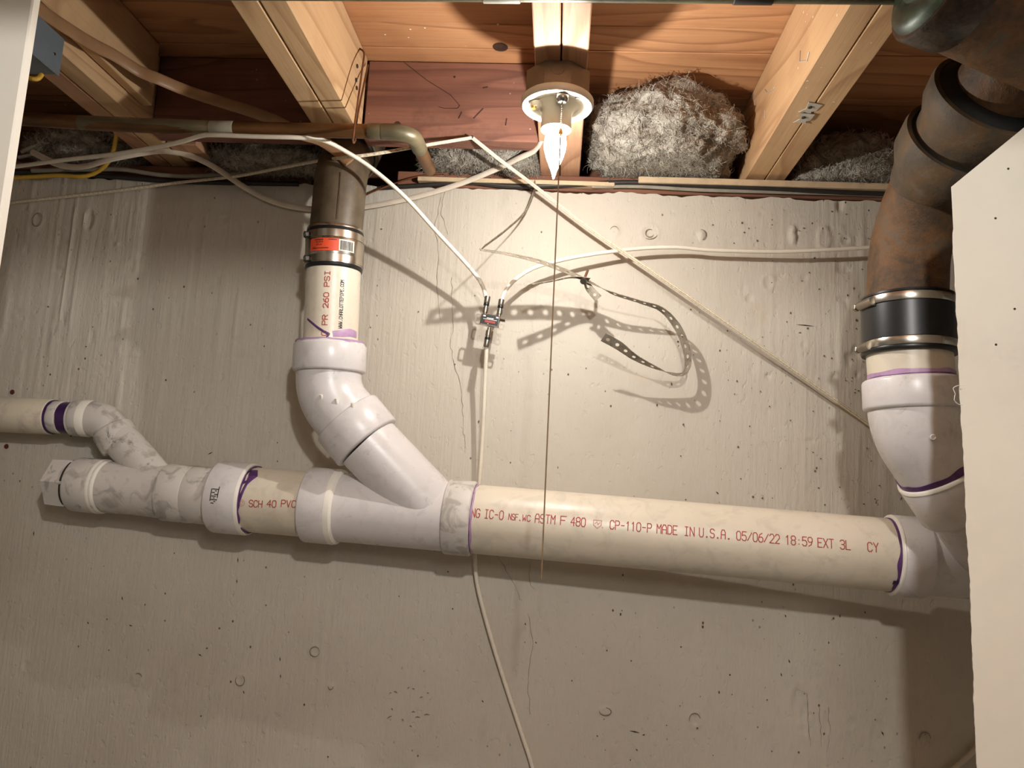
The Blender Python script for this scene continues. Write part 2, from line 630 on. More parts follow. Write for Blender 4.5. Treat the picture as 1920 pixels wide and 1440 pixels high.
def lathe(fr, prof, n=40, closed=False):
    V, Fc = [], []
    for u, r in prof:
        for k in range(n):
            V.append(fr.pt(u, 2 * math.pi * k / n, max(r, 1e-5)))
    flip = fr.a.cross(fr.e1).dot(fr.e2) < 0
    m = len(prof)
    for i in range(m - 1 + (1 if closed else 0)):
        j = (i + 1) % m
        for k in range(n):
            k2 = (k + 1) % n
            q = (i * n + k, j * n + k, j * n + k2, i * n + k2)
            Fc.append(q if flip else q[::-1])
    return V, Fc


def hub(fr, u0, u1, r, bev=0.003, rin=None):
    """a solid sleeve with slightly rounded ends"""
    rin = rin if rin is not None else r * 0.75
    return lathe(fr, [(u0, rin), (u0, r - bev), (u0 + bev * 0.5, r - bev * 0.3), (u0 + bev * 1.2, r), (u1 - bev * 1.2, r),
                      (u1 - bev * 0.5, r - bev * 0.3), (u1, r - bev), (u1, rin)], 48, True)


def ring_band(fr, r, u0, u1, wob0=0.0, wob1=0.0, n=96, seed=0, th0=0, th1=2 * math.pi):
    V, Fc = [], []
    for k in range(n + 1):
        th = th0 + (th1 - th0) * k / n
        w0 = noise.noise(Vector((math.cos(th) * 2 + seed, math.sin(th) * 2, seed * 3.1))) * wob0
        w1 = noise.noise(Vector((math.cos(th) * 3 + seed, math.sin(th) * 3 + 9, seed))) * wob1
        for u in (u0 + w0, u1 + w1):
            V.append(fr.pt(u, th, r))
            V.append(fr.pt(u, th, r - 0.002))
    for k in range(n):
        a = k * 4
        b = a + 4
        Fc += [(a, b, b + 2, a + 2), (a, a + 1, b + 1, b), (a + 2, b + 2, b + 3, a + 3)]
    return V, Fc


def strokes_on(fr, r, polys, w, lift=0.00035):
    """polylines in (u, v) metres (v = arc length from the line facing the camera) as thin ink ribbons on a pipe"""
    V, Fc = [], []
    for pl in polys:
        for (u0, v0), (u1, v1) in zip(pl[:-1], pl[1:]):
            L = math.hypot(u1 - u0, v1 - v0)
            if L < 1e-6:
                continue
            du, dv = (u1 - u0) / L, (v1 - v0) / L
            ex = w * 0.45
            a = (u0 - du * ex, v0 - dv * ex)
            b = (u1 + du * ex, v1 + dv * ex)
            m = max(1, int(L / 0.003))
            base = len(V)
            for k in range(m + 1):
                t = k / m
                u, v = a[0] + (b[0] - a[0]) * t, a[1] + (b[1] - a[1]) * t
                for s in (-0.5, 0.5):
                    V.append(fr.pt(u - dv * w * s, (v + du * w * s) / r, r + lift))
            for k in range(m):
                i = base + 2 * k
                Fc.append((i, i + 1, i + 3, i + 2))
    return V, Fc


GL = {
    'A': ['0,0 0,.7 .15,1 .45,1 .6,.7 .6,0', '0,.45 .6,.45'], 'B': ['0,0 0,1 .45,1 .6,.85 .6,.65 .45,.52 0,.52', '.45,.52 .6,.4 .6,.15 .45,0 0,0'],
    'C': ['.6,.8 .45,1 .15,1 0,.8 0,.2 .15,0 .45,0 .6,.2'], 'D': ['0,0 0,1 .4,1 .6,.8 .6,.2 .4,0 0,0'],
    'E': ['.6,1 0,1 0,0 .6,0', '0,.52 .45,.52'], 'F': ['.6,1 0,1 0,0', '0,.52 .45,.52'],
    'G': ['.6,.8 .45,1 .15,1 0,.8 0,.2 .15,0 .45,0 .6,.2 .6,.45 .35,.45'], 'H': ['0,0 0,1', '.6,0 .6,1', '0,.52 .6,.52'],
    'I': ['.1,1 .5,1', '.3,1 .3,0', '.1,0 .5,0'], 'L': ['0,1 0,0 .6,0'], 'M': ['0,0 0,1 .3,.5 .6,1 .6,0'], 'N': ['0,0 0,1 .6,0 .6,1'],
    'O': ['.15,0 0,.2 0,.8 .15,1 .45,1 .6,.8 .6,.2 .45,0 .15,0'], 'P': ['0,0 0,1 .45,1 .6,.85 .6,.62 .45,.48 0,.48'],
    'R': ['0,0 0,1 .45,1 .6,.85 .6,.65 .45,.5 0,.5', '.3,.5 .6,0'], 'S': ['.6,.85 .45,1 .15,1 0,.85 0,.65 .15,.52 .45,.5 .6,.35 .6,.15 .45,0 .15,0 0,.15'],
    'T': ['0,1 .6,1', '.3,1 .3,0'], 'U': ['0,1 0,.2 .15,0 .45,0 .6,.2 .6,1'], 'V': ['0,1 .3,0 .6,1'], 'W': ['0,1 .1,0 .3,.55 .5,0 .6,1'],
    'X': ['0,0 .6,1', '0,1 .6,0'], 'Y': ['0,1 .3,.5 .6,1', '.3,.5 .3,0'], 'Z': ['0,1 .6,1 0,0 .6,0'],
    '0': ['.15,0 0,.2 0,.8 .15,1 .45,1 .6,.8 .6,.2 .45,0 .15,0'], '1': ['.12,.8 .3,1 .3,0'], '2': ['0,.8 .15,1 .45,1 .6,.8 .6,.6 0,0 .6,0'],
    '3': ['0,.85 .15,1 .45,1 .6,.85 .6,.65 .42,.52 .2,.52', '.42,.52 .6,.38 .6,.15 .45,0 .15,0 0,.15'], '4': ['.45,0 .45,1 0,.35 .6,.35'],
    '5': ['.6,1 .05,1 0,.55 .2,.62 .45,.6 .6,.42 .6,.15 .45,0 .15,0 0,.15'], '6': ['.5,1 .15,.8 0,.45 0,.15 .15,0 .45,0 .6,.15 .6,.4 .45,.55 .15,.55 0,.4'],
    '7': ['0,1 .6,1 .2,0'], '8': ['.15,.52 0,.65 0,.85 .15,1 .45,1 .6,.85 .6,.65 .45,.52 .15,.52 0,.38 0,.15 .15,0 .45,0 .6,.15 .6,.38 .45,.52'],
    '9': ['.1,0 .45,.2 .6,.55 .6,.85 .45,1 .15,1 0,.85 0,.6 .15,.45 .45,.45 .6,.6'], '-': ['.08,.5 .52,.5'], '.': ['.25,0 .35,0 .35,.08 .25,.08 .25,0'],
    '/': ['0,.05 .6,.95'], ':': ['.27,.15 .33,.15', '.27,.6 .33,.6'],
}


def text_polys(s, u0, u1, v0, h):
    """strokes of s squeezed between u0 and u1, baseline v0, height h"""
    n = len(s)
    adv = (u1 - u0) / (n - 0.25)
    gw = adv * 0.75
    out = []
    for i, ch in enumerate(s):
        for st in GL.get(ch, []):
            out.append([(u0 + adv * i + float(a) / 0.6 * gw, v0 + float(b) * h) for a, b in (q.split(',') for q in st.split())])
    return out


def fillet(p0, c, p1, R, n=12):
    a, b = (p0 - c).normalized(), (p1 - c).normalized()
    ang = a.angle(b)
    d = R / math.tan(ang / 2)
    d = min(d, (p0 - c).length * 0.98, (p1 - c).length * 0.98)
    R = d * math.tan(ang / 2)
    t0, t1 = c + a * d, c + b * d
    bis = (a + b).normalized()
    cen = c + bis * (R / math.sin(ang / 2))
    v0, v1 = t0 - cen, t1 - cen
    tot = v0.angle(v1)
    ax = v0.cross(v1).normalized()
    return [cen + Matrix.Rotation(tot * k / n, 3, ax) @ v0 for k in range(n + 1)]


def cable(name, pts, r, mat, label, cat='cable', n=10, flat=None, parent=None, step=0.012, group=None):
    return mk(name, tube(smooth_path([P(*q) for q in pts], step), r, n, True, flat), mat, parent, label=label, cat=cat, group=group)


# ================================================================== THE SETTING
def vnoise(X, Z, sx, sz, seed):
    """smooth value noise on a lattice of cells sx by sz metres"""
    g = np.random.default_rng(seed)
    lat = g.random((97, 97))
    u, v = (X / sx) % 96, (Z / sz) % 96
    i, j = u.astype(int), v.astype(int)
    fu, fv = u - i, v - j
    fu, fv = fu * fu * (3 - 2 * fu), fv * fv * (3 - 2 * fv)
    a, b, c, d = lat[j, i], lat[j, (i + 1) % 96], lat[(j + 1) % 96, i], lat[(j + 1) % 96, (i + 1) % 96]
    return (a * (1 - fu) + b * fu) * (1 - fv) + (c * (1 - fu) + d * fu) * fv - 0.5


def wall_xz(px, py):
    p = P(px, py, WY)
    return p.x, p.z


def build_wall():
    x0, x1, z0 = -1.75, 1.60, 0.85
    st = 0.0036
    xs = np.arange(x0, x1, st)
    nz = int((WTOP - z0) / st) + 1
    X, K = np.meshgrid(xs, np.arange(nz + 1))
    top = WTOP + 0.004 * vnoise(X, X * 0, 0.05, 1, 3) * 2 + 0.004 * vnoise(X, X * 0, 0.012, 1, 4)
    Z = z0 + (top - z0) * K / nz
    # board-formed ridges: strong on the left and at the far right, faint below the pipes
    left = np.clip((-0.45 - X) / 0.25, 0, 1) * np.clip((Z - 1.45) / 0.2, 0.0, 1)
    right = np.clip((X - 0.25) / 0.4, 0, 1) * np.clip((Z - 1.40) / 0.2, 0.1, 1)
    base = 0.25 + 1.5 * left + 1.3 * right
    D = base * (0.0011 * vnoise(X, Z, 0.018, 0.35, 11) + 0.0012 * vnoise(X, Z, 0.009, 0.18, 12) * (vnoise(X, Z, 0.16, 0.5, 13) + 0.5))
    crest = np.clip(vnoise(X, Z, 0.028, 0.22, 14) - 0.30, 0, 1) * base
    D += 0.004 * crest
    fine_c = np.clip(vnoise(X, Z, 0.0105, 0.20, 24) - 0.30, 0, 1) * np.clip(base - .2, 0, 2)
    D += 0.0085 * fine_c
    D += 0.0016 * vnoise(X, Z, 0.12, 0.12, 15) + 0.0007 * vnoise(X, Z, 0.035, 0.04, 16)
    # blobs of paint and small knobs
    kn = np.clip(vnoise(X, Z, 0.014, 0.014, 17) - 0.36, 0, 1) * (0.25 + 0.6 * left + right)
    D += 0.012 * kn
    pit = np.clip(vnoise(X, Z, 0.016, 0.018, 18) - 0.38, 0, 1) * (0.15 + 0.4 * left + 1.3 * right)
    D -= 0.030 * pit

    def disc(px, py, r, amp, ring=0.0, el=1.0):
        cx, cz = wall_xz(px, py)
        d = np.hypot(X - cx, (Z - cz) / el) / r
        D[...] += amp * np.exp(-(d ** 4)) + ring * np.exp(-((d - 1) / 0.22) ** 2)

    for q in ((70, 412, .011, -.0012, .0022, 1.5), (167, 412, .010, -.004, .002, 2.4), (420, 412, .009, -.001, .0015, 1.2), (355, 408, .009, -.001, .0012, 1.2),
              (1152, 434, .009, .002, .0012, 1.2), (1218, 437, .016, -.001, .0018, 1.0), (1315, 442, .008, .0035, -.0018, 1.5), (1487, 440, .008, .005, -.002, 2.8),
              (1545, 448, .011, .002, .002, 2.0), (1585, 450, .009, -.0015, .002, 1.3), (1440, 530, .010, -.001, .0016, 1.4), (1575, 385, .006, -.005, .0, 2.0),
              (590, 1222, .009, .0, .0018, 1.0), (450, 1276, .009, -.001, .0016, 1.1), (258, 1271, .010, .001, .001, 1.2), (1135, 1334, .010, .001, .0015, .7),
              (1303, 1350, .010, -.001, .0022, 1.2), (1735, 1388, .010, -.003, .0018, 1.5), (620, 1288, .006, .001, .001, 1.0), (48, 1248, .008, -.001, .001, 1.3),
              (1595, 1355, .010, -.001, .0013, 1.2), (220, 458, .004, .003, 0, 1.0), (1090, 1225, .01, -.0006, .0008, 1.), (1405, 560, .008, -.002, .001, 1.2),
              (1565, 705, .006, -.004, .001, 1.1), (1510, 710, .005, -.003, .001, 1.), (1440, 705, .006, -.003, .001, 1.)):
        disc(*q)
    # broken patch low on the right
    for q in ((1500, 1320, .016, -.003, .001, 2.2), (1512, 1350, .010, -.002, .001, 3.0), (1550, 1355, .006, -.002, .0008, 4.0), (1650, 1375, .02, -.001, .001, 1.3)):
        disc(*q)
    # raised form seams
    for (px, py0, py1, amp, w) in ((700, 360, 680, .0016, .0055), (1006, 400, 900, .0010, .007), (604, 1050, 1440, .0012, .006), (615, 1050, 1300, -.0006, .004), (1010, 1100, 1440, .0006, .006)):
        xa, za = wall_xz(px, (py0 + py1) / 2)
        zt, zb = wall_xz(px, py0)[1], wall_xz(px, py1)[1]
        prof = np.exp(-((X - xa - 0.002 * vnoise(X * 0, Z, 1, 0.05, 21)) / w) ** 4)
        D[...] += amp * prof * np.clip((zt - Z) / 0.02, 0, 1) * np.clip((Z - zb) / 0.02, 0, 1) * (0.5 + vnoise(X, Z, .03, .05, 22))
    D = np.clip(D, -0.008, 0.008)
    Yv = WY - D
    ny, nx = X.shape
    co = np.stack([X, Yv, Z], -1).reshape(-1, 3)
    idx = np.arange(nx * ny).reshape(ny, nx)
    q = np.stack([idx[:-1, :-1], idx[:-1, 1:], idx[1:, 1:], idx[1:, :-1]], -1).reshape(-1, 4)
    # body behind the face
    b0 = len(co)
    xe = xs[-1]
    extra = np.array([[x0, WY + 0.2, z0], [xe, WY + 0.2, z0], [xe, WY + 0.2, WTOP], [x0, WY + 0.2, WTOP],
                      [x0, WY, 0], [xe, WY, 0], [xe, WY, z0], [x0, WY, z0], [x0, WY + .2, 0], [xe, WY + .2, 0]])
    co = np.concatenate([co, extra])
    quads = q.tolist() + [[b0 + 4, b0 + 5, b0 + 6, b0 + 7], [b0 + 9, b0 + 8, b0 + 3, b0 + 2],
                          [b0 + 8, b0 + 4, b0 + 7, b0 + 3], [b0 + 5, b0 + 9, b0 + 2, b0 + 6]]
    # top ledge strip
    tb = len(co)
    tops = np.stack([xs, np.full_like(xs, WY + 0.2), co[idx[-1]][:, 2]], -1)
    co = np.concatenate([co, tops])
    quads += [[int(idx[-1, i]), int(idx[-1, i + 1]), tb + i + 1, tb + i] for i in range(nx - 1)]
    me = bpy.data.meshes.new('wall_back')
    me.from_pydata(co.tolist(), [], quads)
    me.polygons.foreach_set('use_smooth', [True] * len(me.polygons))
    me.set_sharp_from_angle(angle=math.radians(50))
    me.materials.append(M['conc'])
    o = bpy.data.objects.new('wall_back', me)
    COL.objects.link(o)
    tag(o, 'painted concrete foundation wall with board marks behind the drain pipes', 'wall', None, 'structure')
    return o


wall = build_wall()


def wall_ribbon(name, pts, w, mat, jit=3.0, lift=0.0008):
    """thin marks on the wall face (cracks, scrapes) following pixel polylines"""
    ps = []
    for (a, b) in zip(pts[:-1], pts[1:]):
        m = max(1, int(math.hypot(b[0] - a[0], b[1] - a[1]) / 9))
        for k in range(m):
            t = k / m
            ps.append((a[0] + (b[0] - a[0]) * t + random.uniform(-jit, jit) * .6, a[1] + (b[1] - a[1]) * t + random.uniform(-jit, jit) * .3))
    ps.append(pts[-1])
    V, Fc = [], []
    for i, q in enumerate(ps):
        c = P(q[0], q[1], WY - lift)
        ww = w * random.uniform(0.4, 1.2)
        c2 = P(q[0] + 1, q[1], WY - lift)
        ex = (c2 - c).normalized()
        V += [c - ex * ww / 2, c + ex * ww / 2]
        if i:
            k = 2 * i
            Fc.append((k - 2, k - 1, k + 1, k))
    return mk(name, (V, Fc), mat, wall, False)


for cr in ([(828, 370), (815, 420), (822, 470), (818, 540), (826, 600)], [(835, 360), (826, 395), (840, 440)], [(846, 520), (850, 600), (845, 650), (866, 740), (868, 800), (872, 850)],
           [(930, 1040), (945, 1062), (970, 1105), (975, 1125)], [(992, 1055), (994, 1098), (1003, 1105)], [(990, 1150), (998, 1205), (990, 1290), (994, 1340)],
           [(1535, 1320), (1538, 1360), (1540, 1400)], [(1552, 1325), (1556, 1370), (1550, 1410)], [(1490, 1290), (1512, 1300), (1516, 1350), (1520, 1400)]):
    wall_ribbon('crack', cr, 0.0008, 'crack')
# dark scrapes and specks that stand out one by one
for (px, py, L, ang) in ((165, 1168, 7, 60), (147, 1212, 6, 80), (245, 1173, 8, 15), (375, 1228, 9, 25), (446, 1050, 12, 85), (444, 1090, 10, 85), (525, 1236, 10, 80), (526, 1268, 9, 80), (229, 1122, 10, 80),
                         (457, 1298, 8, 60), (394, 850, 13, -30), (520, 865, 5, 85), (520, 830, 4, 85), (1190, 1372, 22, 8), (1207, 1378, 6, -15), (1194, 1406, 6, 45), (1182, 1425, 4, 80), (1575, 1155, 7, 80),
                         (1655, 1375, 10, 60), (1622, 1148, 6, 80), (1554, 1205, 5, 80), (1473, 1155, 6, 60), (1690, 935, 9, -70), (1345, 924, 8, 40), (1535, 915, 6, 30), (1620, 945, 6, 0), (1510, 610, 40, 3), (63, 1000, 12, 85),
                         (748, 1118, 4, 60), (840, 1072, 5, 40), (905, 1315, 7, 50), (1120, 1380, 4, 30), (950, 955, 5, 80), (1250, 1360, 3, 0), (985, 1170, 6, 80), (1005, 1205, 5, 50), (1480, 1240, 9, 70), (1465, 1265, 8, 80)):
    c = P(px, py, WY - 0.0012)
    d = Vector((math.cos(math.radians(ang)), 0, -math.sin(math.radians(ang))))
    e = Vector((d.z, 0, -d.x))
    l2, w2 = L * 0.00045, 0.0011
    mk('scrape_mark', ([c - d * l2, c + e * w2 * .9, c + d * l2, c - e * w2], [(0, 1, 2, 3)]), 'speck', wall, False)

def mark_poly(px, py, r, el=1.0):
    c = P(px, py, WY - 0.0016)
    k = random.randint(5, 7)
    a0 = random.uniform(0, 6.28)
    return [c + Vector((math.cos(a0 + 6.2832 * i / k) * r * random.uniform(.5, 1.1), 0, math.sin(a0 + 6.2832 * i / k) * r * el * random.uniform(.5, 1.1))) for i in range(k)]


V, Fc = [], []
for _ in range(330):
    z_ = random.random()
    if z_ < .62:
        q = (1660 - abs(random.gauss(0, 210)), random.uniform(390, 965))
    elif z_ < .82:
        q = (random.uniform(1020, 1680), random.uniform(1140, 1430))
    else:
        q = (random.uniform(20, 1000), random.uniform(380, 1430))
    pv = mark_poly(q[0], q[1], random.choice((.0007, .0009, .0012, .0017, .0022)), random.uniform(.7, 1.5))
    Fc.append(tuple(range(len(V), len(V) + len(pv))))
    V += pv
mk('pit_marks', (V, Fc), 'pit', wall, False, kind='stuff')
for (px, py, r, el, t0_, t1_) in ((590, 1222, .0088, 1.0, 0, 6.2), (450, 1276, .0085, 1.1, 2.5, 7.5), (1135, 1334, .0105, .62, 3.0, 7.8), (1303, 1350, .0098, 1.15, 0.3, 3.4), (1735, 1388, .0095, 1.4, 0.2, 3.0),
                                  (1152, 434, .0085, 1.2, 0.2, 2.8), (1218, 437, .0078, 1.0, 1.0, 6.0), (1218, 437, .015, .8, 4.2, 6.0), (1315, 440, .0085, 1.2, 5.0, 8.0), (70, 412, .010, 1.4, 0.5, 5.5), (258, 1271, .008, 1.0, .2, 2.2), (620, 1288, .0045, 1, 3, 6.5)):
    c = P(px, py, WY - 0.0022)
    m = 18
    pth_ = [c + Vector((math.cos(t0_ + (t1_ - t0_) * i / m) * r, 0, math.sin(t0_ + (t1_ - t0_) * i / m) * r * el)) for i in range(m + 1)]
    mk('form_tie_mark', tube(pth_, [.0003 + .0006 * math.sin(math.pi * i / m) for i in range(m + 1)], 5), 'crack', wall)
for (px, py) in ((732, 1300), (766, 1290), (775, 1292), (735, 1330), (730, 1345), (775, 1335), (783, 1345), (790, 1308), (802, 1300), (770, 1362), (755, 1350), (800, 1340), (742, 1298)):
    c = P(px, py, WY - 0.0016)
    d = Vector((random.uniform(-1, 1), 0, random.uniform(-.6, .6))).normalized() * random.uniform(.002, .005)
    mk('scuff', tube([c - d, c + Vector((0, 0, .001)), c + d], [.0003, .0009, .0003], 5), 'crack', wall)

mk('floor', box(-1.9, 1.8, -2.6, WY + .2, -0.1, 0.0), 'floor', None, False, label='grey basement floor', cat='floor', kind='structure')
ceil = mk('ceiling', box(-1.9, 1.8, -2.6, 1.75, CZ + 0.02, CZ + 0.05), 'plank', None, False, label='subfloor boards above the joists', cat='ceiling', kind='structure')
edges = [-2.6, -1.6, -0.8, -0.2, 0.2, 0.42, 0.56, 0.70, 0.84, 0.98, 1.10, 1.186, 1.259, 1.406, 1.60, 1.75]
for i, (a, b) in enumerate(zip(edges[:-1], edges[1:])):
    mk('plank', bevbox(-1.9, 1.8, a + 0.0010, b - 0.0010, CZ + random.uniform(0, .0012), CZ + 0.019, 0.0015), 'plank_b' if i % 2 else 'plank', ceil, False)
mk('wall_left', box(-1.95, -1.9, -2.6, WY + .2, 0, CZ + .05), 'conc_plain', None, False, label='side wall at the left of the basement', cat='wall', kind='structure')
mk('wall_right', box(1.8, 1.85, -2.6, WY + .2, 0, CZ + .05), 'conc_plain', None, False, label='side wall at the right of the basement', cat='wall', kind='structure')
mk('wall_front', box(-1.95, 1.85, -2.65, -2.6, 0, CZ + .05), 'conc_plain', None, False, label='wall behind the viewer', cat='wall', kind='structure')

# painted door jamb close on the left
je = P(75, 0, 0.74)
mk('trim_1', bevbox(je.x - 0.62, je.x, 0.730, 0.742, 0.0, 2.45, 0.0015), 'white_paint', None, False, label='cream painted jamb board standing at the left edge', cat='trim', kind='structure')

# added board out of view, keeps the room lamp off the wall top
mk('light_blocker', bevbox(-1.9, 1.8, .28, .34, 2.012, JZ - .001, .002), 'white_paint', None, False, label='added unseen board above the viewer that blocks the room lamp', cat='trim', kind='structure')

# drywall sheet close on the right, its corner cut off, its edge ragged
DY = 0.88
pl = [(1784, 350), (1920, 239), (2080, 108), (2500, 108), (2500, 2300)]
ed = [(1848, 2300), (1832, 1440), (1826, 1300), (1821, 1140), (1813, 1000), (1807, 860), (1800, 740), (1796, 640), (1792, 560), (1788, 480), (1786, 420)]
rag = []
for (a, b) in zip(ed[:-1], ed[1:]):
    m = max(2, int(abs(b[1] - a[1]) / 8))
    for k in range(m):
        t = k / m
        rag.append((a[0] + (b[0] - a[0]) * t + 2.0 * noise.noise(Vector((a[1] * .021 + k * .37, 3.3, 0))) + random.uniform(-.7, .7), a[1] + (b[1] - a[1]) * t))
outl = [P(x, y, DY) for x, y in pl + rag]
outl = [Vector((p.x, DY, max(p.z, 0.0))) for p in outl]
n = len(outl)
T0 = 0.0127
dw = thing('drywall_sheet', 'cream drywall sheet with a cut-off corner and ragged edge close at the right', 'drywall', (outl[3].x - .3, DY, 0))
mk('face_paper', (outl + [p + Vector((0, .0008, 0)) for p in outl], [tuple(range(n - 1, -1, -1))] + [(i, (i + 1) % n, (i + 1) % n + n, i + n) for i in range(n)]), 'drywall', dw, False)
core = [p + Vector((0.0006, .0008, 0)) for p in outl]
mk('gypsum_core', (core + [p + Vector((0.006, T0, 0)) for p in core], [tuple(range(n, 2 * n))] + [(i, (i + 1) % n, (i + 1) % n + n, i + n) for i in range(n)]), 'drywall_core', dw, False)
for (px, py) in ((1891, 316), (1867, 409), (1868, 646), (1903, 579)):
    c = P(px, py, DY - 0.0006)
    mk('nail_dimple', lathe(Fr(c, c + Vector((0, .0008, 0))), [(0, 0), (0.0, .0012), (.0006, .0014)], 10), 'speck', dw)

# ================================================================== WOOD
TH = 0.0375


def joist(name, xc, y1, label, mat, y0=-0.5, z0=JZ, z1=CZ - .0005, skew=0.0):
    v, f = bevbox(xc - TH / 2, xc + TH / 2, y0, y1, z0, z1, 0.0016)
    return mk(name, (v, f), mat, None, False, label=label, cat='joist', group='floor joists')


joist('floor_joist', -0.8365, 1.50, 'outer ply of the doubled joist beside the grey box', 'joist_c')
jl = joist('floor_joist', -0.7965, 1.50, 'inner ply of the doubled joist beside the grey box', 'joist')
joist('floor_joist', -0.4405, 1.297, 'left ply of the doubled joist above the steel coupling', 'joist')
joist('floor_joist', -0.4005, 1.297, 'right ply of the doubled joist above the steel coupling', 'joist')
joist('floor_joist', -0.0415, 1.50, 'left ply of the doubled joist that carries the light', 'joist_c')
joist('floor_joist', -0.0018, 1.50, 'right ply of the doubled joist that carries the light', 'joist_c')
joist('floor_joist', 0.3538, 1.50, 'left ply of the doubled joist with tin plates and paint specks', 'joist_b')
joist('floor_joist', 0.3925, 1.50, 'right ply of the doubled joist with tin plates and paint specks', 'joist_b')
joist('floor_joist', 0.785, 1.50, 'single joist behind the rusty stack at the right', 'joist_c')
joist('floor_joist', -1.22, 1.50, 'single joist half hidden behind the left jamb', 'joist_c')

hb = mk('header_board', bevbox(-0.380, -0.0615, 1.30, 1.338, JZ - .001, CZ - .001, .002), 'header', None, False, label='reddish header board between the light and the left doubled joist', cat='board')
for (px, py, r) in ((852, 144, .0022), (745, 103 + 130, .006)):
    c = P(px, py, 1.2994)
    mk('nail_hole', lathe(Fr(c, c + Vector((0, .0004, 0))), [(0, 0), (0.0, r), (.0004, r)], 12), 'knot', hb)
wall_pts = [(758, 117), (800, 150), (845, 178), (862, 198), (858, 203), (835, 203), (822, 200)]
mk('pencil_mark', join(*[tube([P(a[0], a[1], 1.2995), P(b[0], b[1], 1.2995)], .0006, 5) for a, b in zip(wall_pts[:-1], wall_pts[1:])]), 'knot', hb, False)
for (a, b) in (((888, 222), (906, 203)), ((860, 222), (866, 210)), ((905, 165), (915, 163)), ((948, 235), (950, 222))):
    mk('gouge', tube([P(a[0], a[1], 1.2996), P(b[0], b[1], 1.2996)], .0010, 5), 'knot', hb, False)
mk('header_board', bevbox(-0.776, -0.4610, 1.30, 1.338, JZ - .001, CZ - .001, .002), 'header', None, False, label='dark header board in the shaded bay above the copper pipe', cat='board')
mk('blocking_board', bevbox(-0.776, -0.757, 0.2, 1.262, 2.15, CZ - .001, .002), 'joist', None, False, label='pine block sistered to the left joist ending short of the pipe', cat='board')
mk('blocking_board', bevbox(-0.7745, -0.715, 1.352, 1.43, JZ, 2.20, .002), 'joist_c', None, False, label='short wood block beside the left joist above the coax cable', cat='board')
# sill plate in two runs, broken where the old drain leaves the building
mk('sill_plate', bevbox(-1.7, -0.52, 1.452, 1.66, WTOP + .004, JZ - .0005, .002), 'plate', None, False, label='dark sill plate on the wall at the left of the old drain', cat='plate')
mk('sill_plate', bevbox(-0.345, 1.5, 1.444, 1.66, WTOP + .004, JZ - .0005, .002), 'plate', None, False, label='reddish sill plate along the wall top behind the light', cat='plate')
mk('rim_board', bevbox(-1.8, 1.6, 1.625, 1.66, JZ, CZ - .001, .002), 'plate', None, False, label='rim board closing the joist bays behind the insulation', cat='board')
a = PZ(1195, 330, 2.113)
mk('wood_lath', bevbox(0.13, 0.62, 1.418, 1.441, 2.0995, 2.1115, .001), 'lath', None, False, label='pale wood lath lying along the sill plate at the right', cat='lath')
mk('wood_lath', bevbox(-0.30, 0.085, 1.424, 1.443, 2.0925, 2.101, .001), 'lath', None, False, label='pale wood lath under the sill plate below the light', cat='lath')

# tin plates, staples and nail holes on the right joist
def on_joist_bottom(px, py, dz=0.0):
    return PZ(px, py, JZ - dz)


def tin(c, label, rot):
    pr = [(-.012, -.018), (.012, -.016), (.012, .004), (.006, .008), (.012, .018), (-.002, .011), (-.012, .014), (-.006, .002)]
    R = Matrix.Rotation(rot, 3, 'Z')
    v = [c + R @ Vector((x, y, 0)) for x, y in pr]
    m = len(v)
    v2 = [p - Vector((0, 0, .0012)) for p in v]
    return mk('mending_plate', (v + v2, [tuple(range(m)), tuple(range(2 * m - 1, m - 1, -1))] + [(i, i + m, (i + 1) % m + m, (i + 1) % m) for i in range(m)]), 'tin', None, False, label=label, cat='metal plate', group='tin plates on the joist')


for c, lb, rt in ((on_joist_bottom(1519, 203, .0002), 'notched tin plate on the joist seam, the one farther right', 0.2), (on_joist_bottom(1507, 222, .0016), 'notched tin plate on the joist seam, the one nearer the wall', 0.05)):
    t_ = tin(c, lb, rt)
    mk('nail_head', lathe(Fr(c + Vector((-.002, -.006, -.0028)), c + Vector((-.002, -.006, .0))), [(0, 0), (0, .0032), (.0028, .0035)], 12), 'steel_dark', t_)
JX = 0.3538 - TH / 2


def on_joist_side(px, py):
    d = ray(px, py)
    return CAM + d * ((JX - .0008) / d.x)


def staple(pts, label):
    mk('staple', tube([on_joist_side(*q) for q in pts], .0009, 6), 'tin', None, label=label, cat='staple', group='staples in the joist')


staple([(1500, 95), (1499, 116), (1513, 114), (1517, 98)], 'wide bright staple high on the lit joist side')
staple([(1434, 168), (1438, 174), (1451, 167), (1452, 162)], 'bent staple low on the lit joist side near the insulation')
staple([(1434, 206), (1434, 222)], 'single staple leg on the lit joist side above the sill')
kn = PZ(938, 89, CZ - .0003)
mk('knot', lathe(Fr(kn, kn + Vector((0, 0, .0008))), [(0, 0), (0, .012), (.0006, .0135)], 20), 'knot', ceil)

